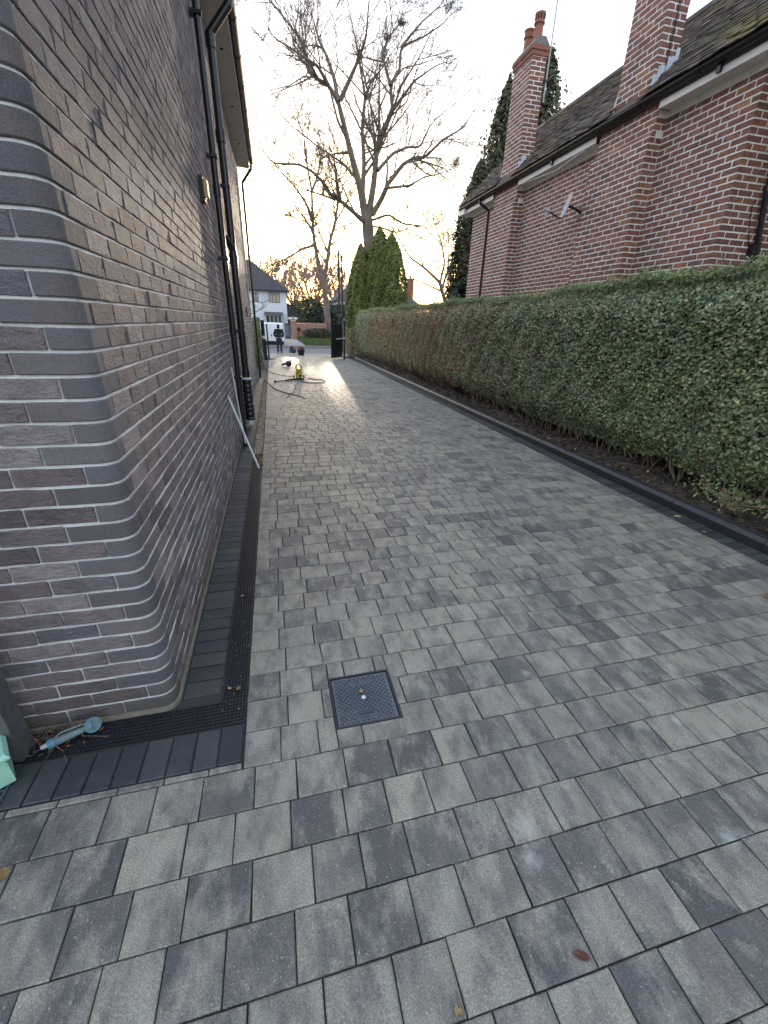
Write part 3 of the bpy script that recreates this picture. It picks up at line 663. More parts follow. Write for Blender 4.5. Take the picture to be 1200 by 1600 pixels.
m = MB(); m.box(-.574, -.535, 5.16, 5.30, 2.72, 2.93, .008); m.build('housing', 'black_plastic', sl_)
m = MB(); m.box(-.534, -.50, 5.175, 5.285, 2.755, 2.915, .012); m.build('lens', 'lens', sl_)
# ------------------------------------------------------------------ red brick house on the right
RX, BX, RY0, RY1, EZ = 5.67, 5.45, 5.12, 12.9, 4.53
rh = empty('brick_house', (7, 8, 0), 'red brown brick house with two tall chimney stacks behind the hedge', 'house')
m = MB(); m.box(RX+.004, 9.0, RY0+.004, RY1, -.05, EZ+.1); m.box(6.9, 9.0, -1.5, RY0, -.05, EZ+.1); rwall = m.build('wall', 'mortar_cream', rh)
BRE = ((6.5, 7.75), (10.25, 11.4)); STK = ((6.76, 7.46), (10.38, 11.12)); SH = 57*.0745
for a, b in BRE:
    m = MB(); m.box(BX+.004, RX+.05, a+.004, b-.004, -.05, SH); m.box(BX+.054, RX+.05, a+.004, b-.06, SH, EZ+.25); m.build('breast_core', 'mortar_cream', rwall)
for (a, b), top in zip(STK, (8.2, 6.86)): m = MB(); m.box(BX+.054, BX+.05+.33-.004, a+.004, b-.004, EZ+.2, top); m.build('stack_core', 'mortar_cream', rwall)
RB = []                                      # centre, normal code, length
cz = .0745; hb = cz-.018
def run_face(axis, fixed, a, b, z0, z1, code, hdr_a=False, hdr_b=False, soot=0):
    k = int(z0/cz)+1
    while (k+1)*cz <= z1+.01:
        z = k*cz+hb/2; s_ = a; first = (.215 if k % 2 else .1025)
        while s_ < b-.02:
            L = first if s_ == a else .215
            L = min(L, b-s_)
            if b-s_-L < .05: L = b-s_
            RB.append((axis, fixed, s_+L/2, z, L, code)); s_ += L+.017
        k += 1
run_face('x', RX, RY0, 6.5, 1.7, EZ-.02, 0); run_face('x', RX, 7.75, 10.25, 1.7, EZ-.02, 0); run_face('x', RX, 11.4, RY1, 1.7, EZ-.02, 0)
run_face('y', RY0, RX, 6.9, 1.7, EZ-.02, 1)
for a, b in BRE:
    run_face('x', BX, a, b, 1.7, SH, 0); run_face('y', a, BX, RX-.004, 1.7, SH, 1)
    run_face('x', BX+.05, a, b-.06, SH+.03, EZ+.1, 0); run_face('y', a, BX+.05, RX-.004, SH+.03, EZ, 1)
for (a, b), top in zip(STK, (8.2, 6.86)):
    run_face('x', BX+.05, a, b, EZ+.05, top, 2); run_face('y', a, BX+.05, BX+.38, EZ+.05, top, 3)
A = np.array([(RB_[1] if RB_[0] == 'x' else RB_[2], RB_[2] if RB_[0] == 'x' else RB_[1], RB_[3]) for RB_ in RB])
cod = np.array([r[5] for r in RB]); LL = np.array([r[4] for r in RB])
q = proj(A); vis = (q[:, 0] > -20) & (q[:, 0] < 1215) & (q[:, 1] > -20) & (q[:, 1] < 500) & (q[:, 2] > 0) & (A[:, 2] > 2.05)
dv = A-np.array([0, 0, CAM_H]); d2 = (dv**2).sum(1); nx_ = (cod % 2 == 0); cosv = np.where(nx_, np.abs(dv[:, 0]), np.abs(dv[:, 1]))/np.sqrt(d2)
sz = np.where(vis & (cod < 2), cosv*LL/d2, -1); near = set(np.argsort(-sz)[:300].tolist()); rest = [i for i in range(len(RB)) if i not in near]
for i in near:
    N = -X1 if nx_[i] else -Y1; U = -Y1 if nx_[i] else X1
    piece('brick', A[i]+N*max(-.0012, random.gauss(0, .001)), U, np.cross(N, U), N, round(LL[i], 3), hb, .02, .002, 'red_brick', rwall, .001, 6)
stacks = empty('chimney', (5.6, 9, EZ), parent=rh)
ri = np.array(rest)
for nm, codes, par in (('brickwork', (0, 1), rwall), ('brickwork', (2, 3), None)):
    for code in codes:
        sel = ri[cod[ri] == code]; N = -X1 if code % 2 == 0 else -Y1; U = -Y1 if code % 2 == 0 else X1
        for g in ((sel,) if par else (sel[A[sel, 1] < 9], sel[A[sel, 1] >= 9])):
            v, f, t = blocks(A[g]+N*np.clip(rng.normal(0, .001, len(g)), -.0012, .003)[:, None], U, np.cross(N, U), N, LL[g], np.full(len(g), hb), .02, .002, .0011)
            obj(nm, v, f, 'red_brick', par or stacks, tint=t, kind='stuff')
# brick hoods where the breasts step back
for a, b in BRE:
    y = a
    while y < b-.03:
        L = min(.215, b-y); m = MB(); m.prism([(BX+.0, SH+.0), (BX+.05, SH+.062), (BX+.09, SH+.062), (BX+.09, SH+.0)], 'y', y, y+L-.01); m.build('weathering_brick', 'red_brick', rwall, tint=None); y += .215
# chimney tops
m = MB(); a, b = STK[1]; x0, x1 = BX+.05, BX+.38
m.box(x0-.035, x1+.035, a-.035, b+.035, 6.78, 6.86, .006); m.box(x0-.02, x1+.02, a-.02, b+.02, 6.70, 6.78, .006); m.build('oversailing_course', 'red_brick', stacks)
m = MB(); m.prism([(x0-.03, 6.86), (x1+.03, 6.86), (x1-.08, 6.99), (x0+.08, 6.99)], 'y', a-.02, b+.02); m.build('flaunching', 'flaunching', stacks)
for yy, hh, rr_ in ((10.56, .44, .098), (10.93, .36, .10)):
    m = MB(); m.lathe(((x0+x1)/2, yy, 6.95), [(rr_*1.05, 0), (rr_*.92, .05), (rr_*.86, hh*.62), (rr_*1.08, hh*.64), (rr_*1.08, hh*.70), (rr_*.9, hh*.72), (rr_*.98, hh*.9), (rr_*1.1, hh*.93), (rr_*1.1, hh), (rr_*.8, hh), (rr_*.78, hh-.1)], 18); pot = m.build('chimney_pot', 'terracotta', stacks)
    if hh > .4:
        m = MB()
        for i in range(10):
            an = 2*math.pi*i/10; cx, cy = (x0+x1)/2+rr_*.965*math.cos(an), yy+rr_*.965*math.sin(an); m.lathe((cx, cy, 6.95+hh*.79), [(.012, 0), (.014, .02), (.006, .05)], 6)
        m.build('pot_vents', 'dark_void', stacks)
for (a, b) in STK:                            # stepped lead flashings up the flank of each stack
    nst = 6 if a < 9 else 3
    for i in range(nst):
        x = BX+.045+i*.058; z = EZ+.175+(x-BX+.09)*.93; m = MB(); m.box(x, x+.054, a-.014, a-.004, z-.05, z+.17+.04*(i % 2), .002); m.build('lead_flashing', 'lead', rh)
for (a, b) in STK:
    m = MB(); m.tube([(BX+.035, b+.005, EZ+.22), (BX+.04, b+.0, EZ+.38), (BX+.055, b-.02, EZ+.5)], .012, 6); m.build('cable_loop', 'white_pvc', rh)
m = MB()
for dx in (0, .02): m.tube([(BX+.2+dx, STK[0][0]-.012, EZ+.3), (BX+.2+dx*.8, STK[0][0]-.012, 8.1)], .004, 5)
m.build('aerial_cable', 'black_plastic', rh)
# eaves
m = MB()
for y0, y1 in ((-1.2, 6.46), (7.74, 10.2), (11.36, 13.3)): m.box(BX+.012, BX+.03, y0, y1, EZ-.005, EZ+.135)
m.build('fascia', 'fascia_white', rh)
m = MB(); m.box(BX+.031, 6.95, -1.2, 6.45, EZ+.0, EZ+.012); m.box(BX+.031, RX+.1, 7.80, 10.2, EZ, EZ+.012); m.box(BX+.031, 9, 11.45, 13.3, EZ, EZ+.012); m.build('soffit', 'fascia_white', rh)
gutter('gutter', BX+.006, EZ+.155, -1.2, 13.28, -1, rh, .056)
m = MB(); m.box(BX-.03, BX+.01, 8.92, 8.97, EZ+.02, EZ+.16); m.box(BX-.03, BX+.01, 5.55, 5.6, EZ+.02, EZ+.16); m.build('gutter_bracket', 'black_plastic', rh)
pit = math.radians(43); dR = 1.86; x_e = BX-.09; z_e = EZ+.175; x_r = x_e+dR; z_r = z_e+dR*math.tan(pit)
rroof = empty('roof', (x_e, 6, z_e), parent=rh)
m = MB(); m.prism([(x_e, z_e), (x_r, z_r), (x_r+dR*1.2, z_e), (x_r+dR*1.2, z_e-.1), (x_e+.1, z_e-.1)], 'y', -1.2, 13.25); m.build('roof_slope', 'brown_tile', rroof)
Nn = np.array([-math.sin(pit), 0, math.cos(pit)]); Ur = np.array([math.cos(pit), 0, math.sin(pit)])
tc = []; g = .105; nr = int(dR/math.cos(pit)/g)
for i in range(nr+1):
    y = -1.2+(i % 2)*.083
    while y < 13.22: tc.append((x_e-.03+Ur[0]*(i*g+.08), y+.0825, z_e-.0+Ur[2]*(i*g+.05))); y += .166
tc = np.array(tc); nT = len(tc); lift = rng.normal(0, .004, nT)
Nt = Nn+np.array([.10, 0, .10]); Nt /= np.linalg.norm(Nt); Ut = np.cross(Y1, Nt); Ut /= np.linalg.norm(Ut)
tk = (tc[:, 1] < STK[0][0]-.03) | (tc[:, 1] > STK[0][1]+.03); tk &= (tc[:, 1] < STK[1][0]-.03) | (tc[:, 1] > STK[1][1]+.03); tk |= tc[:, 0] > BX+.40
tc = tc[tk]; lift = lift[tk]
v, f, t = blocks(tc+Nn*(.03+lift[:, None]), Y1, np.cross(Nt, Y1), Nt, rng.uniform(.158, .1635, len(tc)), .17, .018, .003, .0035); obj('tiles', v, f, 'roof_tile', rroof, tint=t, kind='stuff')
y = -1.2; 
while y < 13.2:
    m = MB(); m.prism([(x_r-.13, z_r-.05), (x_r-.10, z_r+.03), (x_r, z_r+.075), (x_r+.10, z_r+.03), (x_r+.13, z_r-.05)], 'y', y, y+.44); m.build('ridge_tile', 'roof_tile', rroof); y += .45
m = MB(); m.prism([(x_e+.02, z_e-.05), (x_r, z_r-.05), (x_r, z_e-.05)], 'y', 13.1, 13.2); m.box(x_e+.03, RX, 12.92, 13.28, EZ-.02, EZ+.13); m.build('box_end', 'fascia_white', rh)
# pipes
m = MB(); yy = 11.86; m.tube([(BX-.05, yy+.12, EZ+.1), (BX-.045, yy+.1, EZ+.03), (BX+.06, yy+.03, EZ-.06), (RX-.06, yy, EZ-.13), (RX-.05, yy, EZ-.2), (RX-.05, yy, 0)], .034, 10); m.build('downpipe', 'black_plastic', rh)
m = MB(); m.tube([(6.09, RY0-.055, EZ), (6.16, RY0-.055, 3.33), (6.36, RY0-.055, 2.5), (6.4, RY0-.055, 0)], .034, 10); dp = m.build('downpipe', 'black_plastic', rh)
m = MB(); m.tube([(6.31, RY0-.055, 2.70), (6.285, RY0-.055, 2.80)], .045, 10); m.box(6.22, 6.30, RY0-.08, RY0-.005, 2.66, 2.78, .006); m.build('pipe_clips', 'black_plastic', dp)
m = MB(); m.tube([(6.05, RY0-.012, 3.2), (6.12, RY0-.012, 2.95), (6.2, RY0-.014, 2.78)], .005, 5); m.build('cable', 'black_plastic', rh)
m = MB(); m.tube([(BX+.0, 8.0, EZ-.03), (BX+.02, 8.8, EZ-.10), (BX+.02, 9.4, EZ-.06), (BX+.0, 10.1, EZ-.01)], .006, 5); m.build('cable', 'white_pvc', rh)
am = empty('aerial_mast', (BX+.39, 10.3, 6.2), 'thin grey aerial mast strapped to the far chimney stack', 'mast')
m = MB(); m.tube([(BX+.43, 10.36, 6.0), (BX+.43, 10.36, 9.6)], .014, 8); m.build('pole', 'dish_grey', am)
m = MB(); m.box(BX+.37, BX+.45, 10.33, 10.39, 6.32, 6.35); m.build('bracket', 'black_metal', am)
# satellite dish on the flank
dish = empty('satellite_dish', (5.45, 8.2, 3.5), 'grey satellite dish bracketed to the red brick wall between two breasts', 'satellite dish')
m = MB(); k = 24; R_ = .20; v = []; f = []
for ring in range(6):
    rr_ = R_*ring/5
    for i in range(k):
        a = 2*math.pi*i/k; v.append((rr_*.92*math.cos(a), rr_*1.05*math.sin(a), .16*(rr_/R_)**2*R_))
nv = len(v); v2 = [(x, y, z-.008) for x, y, z in v]
for ring in range(5):
    for i in range(k):
        j = (i+1) % k; f.append((ring*k+i, ring*k+j, (ring+1)*k+j, (ring+1)*k+i)); f.append((nv+ring*k+j, nv+ring*k+i, nv+(ring+1)*k+i, nv+(ring+1)*k+j))
for i in range(k): j = (i+1) % k; f.append((5*k+i, 5*k+j, nv+5*k+j, nv+5*k+i))
m.add(v+v2, f); dn = Vector((-.885, .30, .26)).normalized(); dc = Vector((5.36, 8.05, 3.72))
zz = dn; xx = Vector((0, 0, 1)).cross(zz).normalized(); yv = zz.cross(xx); M = Matrix(((xx[0], yv[0], zz[0], dc[0]), (xx[1], yv[1], zz[1], dc[1]), (xx[2], yv[2], zz[2], dc[2]), (0, 0, 0, 1)))
m.xf(M); m.build('reflector', 'dish_grey', dish)
tip = dc+zz*.33-yv*.16; m = MB(); m.tube([dc-yv*.20, dc-yv*.21+zz*.1, tip], .011, 6); m.build('arm', 'black_metal', dish)
m = MB(); m.tube([tip-zz*-.05, tip-zz*.05], .03, 10); m.tube([tip+Vector((0, 0, -.03)), tip+Vector((0, 0, -.12))], .02, 8); m.build('receiver', 'dish_grey', dish)
m = MB(); m.tube([dc-zz*.01, dc-zz*.09, Vector((5.62, 7.98, 3.62)), Vector((5.67, 7.98, 3.62))], .022, 8); m.box(5.60, 5.669, 7.92, 8.05, 3.52, 3.72, .006); m.build('bracket', 'black_metal', dish)
# ------------------------------------------------------------------ hedge
hedge = empty('hedge', (4.9, 12.5, .05), 'long clipped evergreen hedge, green near and brown further on, beside the kerb', 'hedge')
r2 = np.random.default_rng(11)
HY0, HY1 = 1.2, 24.6
def hfront(y, z):                            # x of the hedge's face
    b = 4.47+.028*np.sin(y*1.7)+.018*np.sin(y*4.7-z*3.7)+.016*np.sin(y*11.1+z*7)+.012*np.sin(z*9-y*5)
    b = b+.34*np.clip((.6-z)/.6, 0, 1)**1.5+np.where(z > 1.85, ((z-1.85)/.36)**2*.20, 0)
    return b-.10*np.clip((y-22.5)/2, 0, 1)*0
def htop(y): return 2.20+.13*np.clip((6.5-y)/3, 0, 1)+.035*np.sin(y*1.3)+.025*np.sin(y*3.9+1)
def hcloud(n, y0, y1, depth, dens_pow=1.0):
    y = y0+(y1-y0)*r2.random(n)**dens_pow; z = .17+(htop(y)-.17)*r2.random(n)
    lowcut = .16+.09*np.clip((5-y)/2, 0, 1)+.05*np.sin(y*5)+.30*np.clip((y-9)/8, 0, 1)*r2.random(n)
    x = hfront(y, z)+np.abs(r2.normal(0, depth, n))-.02*r2.random(n); k = z > lowcut
    clump = np.sin(y*6.3+z*4.1)*np.sin(z*7.7-y*2.9)+np.sin(y*15+z*11)*.5; k &= (clump > -1.05) | (r2.random(n) > .6)
    return np.stack([x, y, z], 1)[k]
nb = np.array([-.75, -.35, .75])
dry = lambda c: r2.random(len(c)) < np.clip((c[:, 1]-5.5+.9*np.sin(c[:, 1]*2.3+c[:, 2]*3))/7.5, 0, .93)*(1-.8*np.clip((c[:, 1]-20.2+.5*np.sin(c[:, 2]*4))/2.2, 0, 1))
for (n, y0, y1, dp, s) in ((40000, HY0, 4.2, .085, .046), (50000, 4.2, 8.5, .085, .046), (56000, 8.5, 15.5, .08, .050), (42000, 15.5, HY1, .08, .062)):
    c = hcloud(n, y0, y1, dp); d = dry(c)
    leaves('foliage', c[~d], s, 'hedge_leaf', hedge, nb, .75, .62, r=r2, kind='stuff')
    if d.sum() > 10: leaves('foliage', c[d], s*.85, 'hedge_leaf_dry', hedge, nb, .9, .5, r=r2, kind='stuff')
n = 30000; y = r2.uniform(HY0, HY1, n); x = r2.uniform(4.55, 5.5, n); z = htop(y)+r2.normal(0, .03, n)+.02
leaves('top_growth', np.stack([x, y, z], 1), .05, 'hedge_sprout', hedge, np.array([-.3, -.4, 1.0]), .8, .5, r=r2, kind='stuff')
n = 9000; y = r2.uniform(HY0, HY1, n); x = 4.62+np.abs(r2.normal(0, .12, n)); z = htop(y)+np.abs(r2.normal(0, .05, n))
leaves('sprouts', np.stack([x, y, z], 1), .045, 'hedge_sprout', hedge, np.array([-.5, -.5, .8]), .9, .45, r=r2, kind='stuff')
n = 5000; y = np.full(n, HY1)+np.abs(r2.normal(0, .06, n)); leaves('foliage', np.stack([r2.uniform(4.5, 5.4, n), HY0+.1-np.abs(r2.normal(0, .08, n)), r2.uniform(.2, 2.2, n)], 1), .05, 'hedge_leaf', hedge, np.array([0, -1, .3]), .8, r=r2, kind='stuff')
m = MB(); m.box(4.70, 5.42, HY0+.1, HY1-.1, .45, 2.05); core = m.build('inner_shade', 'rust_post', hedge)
pol = []
for i in range(760):                         # bare stems and twigs showing low down and through the brown part
    y = r2.uniform(HY0, HY1); x = 4.62+r2.uniform(0, .35); p = [(x, y, .03)]; zt = r2.uniform(.5, 1.3); yy, xx = y, x
    for q_ in range(4):
        yy += r2.normal(0, .07); xx += r2.normal(-.035, .05); p.append((xx, yy, .03+(zt)*(q_+1)/4))
    pol.append((p, np.linspace(r2.uniform(.006, .016), .003, 5)))
v, f = tubes(pol, 4); obj('stems', v, f, 'bark', hedge, kind='stuff')
pol = []
for i in range(1500):
    y = r2.uniform(5, HY1); z = r2.uniform(.3, 2.15); x = float(hfront(np.array([y]), np.array([z]))[0])+.04; d = np.array([-.09, r2.normal(0, .08), r2.uniform(.0, .16)])
    p = [np.array([x, y, z]), np.array([x, y, z])+d*.6+r2.normal(0, .012, 3), np.array([x, y, z])+d]; pol.append((p, [.004, .003, .0015]))
v, f = tubes(pol, 3); obj('twigs', v, f, 'bark_sunset_pink', hedge, kind='stuff')
pol = []; cl = []
for i in range(420):                         # stray shoots standing out of the clipped face and top
    y = r2.uniform(HY0+.1, HY1-.3)
    if r2.random() < .55: b_ = np.array([r2.uniform(4.56, 4.9), y, float(htop(np.array([y]))[0])]); d = np.array([r2.normal(-.02, .03), r2.normal(0, .05), r2.uniform(.06, .2)])
    else: z = r2.uniform(.5, 2.0); b_ = np.array([float(hfront(np.array([y]), np.array([z]))[0]), y, z]); d = np.array([-r2.uniform(.04, .11), r2.normal(0, .05), r2.uniform(-.02, .1)])
    pol.append((np.array([b_-d*.4, b_+d*.5, b_+d]), [.003, .0025, .0015]))
    for u in np.linspace(0, 1, 6): cl.append(b_+d*u+r2.normal(0, .012, 3))
v, f = tubes(pol, 3); obj('stray_shoots', v, f, 'bark_sunset_pink', hedge, kind='stuff'); leaves('shoot_leaves', np.array(cl), .038, 'hedge_sprout', hedge, nb, .9, .5, r=r2, kind='stuff')
sh = empty('low_shrub', (4.55, 2.95, .08), 'small pale green leafy sprawl at the foot of the hedge', 'shrub')
n = 420; leaves('foliage', np.stack([4.45+r2.normal(0, .12, n), 2.95+r2.normal(0, .22, n), .12+np.abs(r2.normal(0, .09, n))], 1), .04, 'hedge_sprout', sh, np.array([-.5, -.3, .6]), .9, r=r2, kind='stuff')
pol = [([(4.45+r2.normal(0, .05), 2.95+r2.normal(0, .05), .05), (4.42+r2.normal(0, .12), 2.95+r2.normal(0, .2), .25)], [.005, .002]) for i in range(40)]
v, f = tubes(pol, 3); obj('stems', v, f, 'bark_sunset_pink', sh, kind='stuff')
# ------------------------------------------------------------------ bare trees
r3 = np.random.default_rng(5)
def spline(pts, n):
    P = np.asarray(pts, float); t = np.r_[0, np.cumsum(np.linalg.norm(np.diff(P, axis=0), axis=1))]; s = np.linspace(0, t[-1], n)
    return np.stack([np.interp(s, t, P[:, i]) for i in range(3)], 1)
def wiggle(P, amp):
    n = len(P); w = np.cumsum(r3.normal(0, amp, (n, 3)), 0); w -= np.linspace(0, 1, n)[:, None]*w[-1]*.3; return P+w*np.linspace(0, 1, n)[:, None]
def grow(out, P, r, lev, maxlev, L0, up, nchild):
    """side branches of branch P (points, radii), recursively"""
    if lev > maxlev: return
    n = len(P); L = np.linalg.norm(np.diff(P, axis=0), axis=1).sum()
    nc_ = nchild[lev-1] if lev-1 < len(nchild) else 3
    if lev == 1: nc_ = max(3, int(nc_*min(1.3, L/9)))
    for c in range(nc_):
        t = r3.uniform(.12, 1.0); i = min(int(t*(n-1)), n-2); o = P[i]+(P[i+1]-P[i])*(t*(n-1)-i)
        tg = P[min(i+1, n-1)]-P[max(i-1, 0)]; tg = tg/(np.linalg.norm(tg)+1e-9)
        sd = r3.normal(0, 1, 3); sd -= tg*(sd@tg); sd /= np.linalg.norm(sd)+1e-9
        a = r3.uniform(.5, 1.05); d = tg*math.cos(a)+sd*math.sin(a); d[2] += up*.35; d /= np.linalg.norm(d)
        ln = max(.4, L*r3.uniform(.22, .58)*(1.15-.55*t)); m_ = max(4, int(6-lev*.6)); Q = [o]; dd = d.copy()
        for s_ in range(m_-1):
            dd = dd+r3.normal(0, .17, 3)+np.array([0, 0, up*.16]); dd /= np.linalg.norm(dd); Q.append(Q[-1]+dd*ln/(m_-1))
        Q = np.array(Q); rr_ = max(r[i]*r3.uniform(.35, .6), L0*1.5/lev**.5); out.append((Q, np.linspace(rr_, L0*.75, m_)))
        grow(out, Q, np.linspace(rr_, L0*.75, m_), lev+1, maxlev, L0, up, nchild)
def bare_tree(name, trunk, limbs, label, mat, twig, maxlev, nchild, up=.5, cat='tree', group=None):
    t = empty(name, trunk[0][0], label, cat, group)
    v, f = tube_np(spline(trunk[0], 14), np.interp(np.linspace(0, 1, 14), np.linspace(0, 1, len(trunk[1])), trunk[1]), 14)
    v = v+r3.normal(0, trunk[1][-1]*.05, v.shape); obj('trunk', v, f, mat, t)
    main = []; sub = []
    for P, r0 in limbs:
        n = max(8, 3*len(P)); Q = wiggle(spline(P, n), .012*r0*20*.05); rr_ = r0*(1-np.linspace(0, 1, n)**.8)+twig*1.3
        v, f = tube_np(Q, rr_, 8); obj('limb', v, f, mat, t); grow(sub, Q, rr_, 1, maxlev, twig, up, nchild)
    v, f = tubes(sub, 3); obj('branches', v, f, mat, t, kind='stuff'); return t
def tr(px, Y, dy=(0, 0)):                     # traced limb, with its own reach towards or away from the camera
    n = len(px); return [at(380+x/3, y/3, Y+dy[0]+(dy[1]-dy[0])*i/(n-1)) for i, (x, y) in enumerate(px)]
TY = 31.0; b0 = at(578, 420, TY); foot = np.array([b0[0]+.05, TY, zg(TY)])
tk = [foot, np.array([foot[0], TY, 2.5]), at(577, 385, TY), at(574, 350, TY), at(572.5, 333, TY)]
L = [(tr([(572, 1015), (548, 880), (505, 720), (475, 600), (445, 480), (400, 400), (345, 370), (300, 300), (275, 200), (220, 120), (140, 20), (60, -60)], TY, (0, -2)), .24),
 (tr([(445, 480), (430, 380), (395, 270), (360, 200), (330, 100), (300, -40)], TY, (-.8, 2)), .13), (tr([(455, 470), (500, 370), (540, 280), (575, 180), (590, 0), (600, -120)], TY, (-.8, -3)), .12),
 (tr([(400, 400), (350, 310), (305, 280), (150, 180), (110, 130)], TY, (-1, -3.5)), .09), (tr([(345, 370), (300, 330), (290, 240), (270, 100), (270, -60)], TY, (-1, 1)), .08),
 (tr([(577, 1010), (560, 900), (567, 760), (557, 600), (572, 450), (545, 300), (530, 200), (500, 60), (480, -60)], TY, (0, 2.5)), .17), (tr([(572, 450), (600, 380), (660, 310), (690, 250)], TY, (1, 2)), .07),
 (tr([(588, 1010), (612, 860), (627, 700), (650, 620), (700, 520), (690, 400), (735, 320), (740, 220), (840, 100), (930, 20), (980, -60)], TY, (0, 1.5)), .21),
 (tr([(700, 520), (750, 450), (800, 380), (900, 310), (950, 290)], TY, (.5, -2)), .09), (tr([(690, 400), (650, 250), (680, 180), (740, 100), (760, -20)], TY, (.5, 3)), .085), (tr([(740, 220), (850, 170), (940, 110), (980, 60)], TY, (1, -1)), .06),
 (tr([(602, 1010), (650, 930), (680, 860), (750, 770), (800, 740), (850, 740), (930, 660), (1030, 600), (1100, 490)], TY, (0, -2.5)), .18), (tr([(672, 880), (690, 880), (780, 870), (850, 830), (920, 815), (990, 790)], TY, (-1, -4)), .08),
 (tr([(630, 800), (700, 720), (770, 690), (830, 690), (870, 600), (900, 560), (1000, 480)], TY, (0, 2)), .10), (tr([(860, 740), (920, 740), (970, 800)], TY, (-2, -3)), .04),
 (tr([(580, 1045), (550, 1025), (480, 960), (410, 910), (370, 850), (320, 800), (260, 770), (140, 765), (80, 690), (60, 600)], TY, (0, -3)), .15), (tr([(495, 715), (430, 720), (370, 745)], TY, (0, -1)), .07), (tr([(650, 630), (610, 640), (575, 600)], TY, (0, 1)), .05),
 (tr([(588, 1035), (612, 1030), (680, 1005), (750, 1050), (850, 1060), (900, 1120), (960, 1150)], TY, (0, -1.5)), .07), (tr([(588, 1060), (640, 1065), (720, 1090), (800, 1060), (870, 1070)], TY, (0, -3)), .05)]
bare_tree('bare_tree', (tk, [.62, .47, .40, .36, .33]), L, 'tall bare tree with wide spreading limbs standing behind the clipped conifers', 'bark', .0105, 3, (15, 8, 4), .3)
for (x, y) in ((380+677/3, 178/3), (380+740/3, 105/3)):
    c = at(x, y, TY+1.2); nb_ = MB(); pts = r3.normal(0, .1, (160, 3)); pl = []
    nest = empty('nest', c, 'upper twig nest in the fork of the bare tree' if y < 50 else 'lower twig nest in the fork of the bare tree', 'nest', 'twig nests in the bare tree')
    pl = [(np.array([c+p*[1, 1, .6], c+p*[1, 1, .6]+r3.normal(0, .14, 3)*[1, 1, .5]]), [.01, .008]) for p in pts]; v, f = tubes(pl, 3); obj('twigs', v, f, 'bark', nest, kind='stuff')
T2 = 49.0; g2 = zg(T2)+.25; c2 = lambda L_: [at(380+x/3, y/3, T2) for x, y in L_]
f2 = at(513, 528, T2); tk = [np.array([f2[0], T2, g2]), at(512, 500, T2), at(509, 468, T2), at(506, 440, T2)]
L = [(c2([(378, 1320), (362, 1270), (335, 1150), (325, 1040), (322, 900), (300, 780), (285, 640), (240, 520)]), .22), (c2([(378, 1320), (395, 1220), (405, 1140), (432, 1040), (445, 940), (430, 800), (425, 660), (400, 560)]), .22),
 (c2([(330, 1150), (270, 1170), (200, 1215), (130, 1240), (60, 1290)]), .12), (c2([(325, 1020), (290, 940), (230, 860), (170, 800), (140, 700)]), .10), (c2([(405, 1150), (470, 1110), (510, 1060)]), .08), (c2([(400, 1180), (430, 1200), (450, 1200)]), .05),
 (c2([(322, 900), (350, 820), (370, 700), (350, 600)]), .09), (c2([(335, 1100), (300, 1040), (220, 1010), (150, 1010)]), .07), (c2([(432, 1040), (480, 960), (520, 900), (530, 840)]), .06)]
bare_tree('bare_tree', (tk, [.40, .33, .29, .27]), L, 'slimmer forked bare tree on the grass verge across the road', 'bark', .016, 3, (15, 8, 5), .3)
def simple_tree(px, py, Y, H, label, mat='bark_sunset_pink', nl=9, tw=.03, group=None, spread=.5, maxlev=3, up=.6):
    b = at(px, py, Y); base = np.array([b[0], Y, zg(Y)]); H_ = H; L = []
    tk = [base, base+[0, 0, H_*.2], base+[r3.normal(0, .2), 0, H_*.36]]
    for i in range(nl):
        a = 2*math.pi*i/nl+r3.normal(0, .3); s_ = spread*H_*r3.uniform(.5, 1.1); st = np.array(tk[1])+(np.array(tk[2])-tk[1])*r3.random()
        L.append(([st, st+[math.cos(a)*s_*.35, math.sin(a)*s_*.35, H_*.2], st+[math.cos(a)*s_*.75, math.sin(a)*s_*.75, H_*r3.uniform(.36, .5)], st+[math.cos(a)*s_, math.sin(a)*s_, H_*r3.uniform(.5, .68)]], H_*.012))
    return bare_tree('bare_tree', (tk, [H_*.03, H_*.024, H_*.02]), L, label, mat, tw, maxlev, (9, 6, 4), up, group=group)
simple_tree(462, 500, 82, 11, 'bare tree tinted sunset pink behind the white house roof', 'bark_sunset_pink', 10, .035)
simple_tree(492, 500, 90, 12.5, 'bare tree tinted sunset pink between the white house and the forked tree', 'bark_sunset_pink', 10, .04)
simple_tree(428, 500, 95, 13, 'bare tree tinted sunset pink standing furthest left beyond the white house', 'bark_sunset_pink', 10, .04)
simple_tree(528, 500, 86, 12, 'bare tree tinted sunset pink behind the two dark posts', 'bark_sunset_pink', 10, .04)
# spreading branch arching in from the left above the white house
ob = empty('bare_tree', (-3.4, 27, zg(27)), 'bare garden tree reaching thin arched branches out past the end of the dark house', 'tree')
L = [[at(x, y, 27) for x, y in p] for p in ([(372, 470), (385, 452), (400, 436), (425, 424), (470, 398)], [(372, 480), (395, 470), (408, 472), (418, 468)], [(372, 500), (392, 490), (405, 483), (418, 474)], [(380, 452), (392, 434), (399, 418), (406, 404)], [(372, 460), (390, 447), (397, 440)])]
sub = []
for P in L:
    Q = wiggle(spline(P, 12), .02); rr_ = np.linspace(.045, .014, 12); v, f = tube_np(Q, rr_, 6); obj('limb', v, f, 'bark', ob); grow(sub, Q, rr_, 1, 2, .009, .4, (6, 4))
v, f = tubes(sub, 3); obj('branches', v, f, 'bark', ob, kind='stuff')
v, f = tube_np(np.array([(-3.4, 27, zg(27)), (-3.35, 27, 1.6), (-2.6, 27, 2.6), tuple(L[0][0])]), np.array([.16, .13, .09, .05]), 10); obj('trunk', v, f, 'bark', ob)
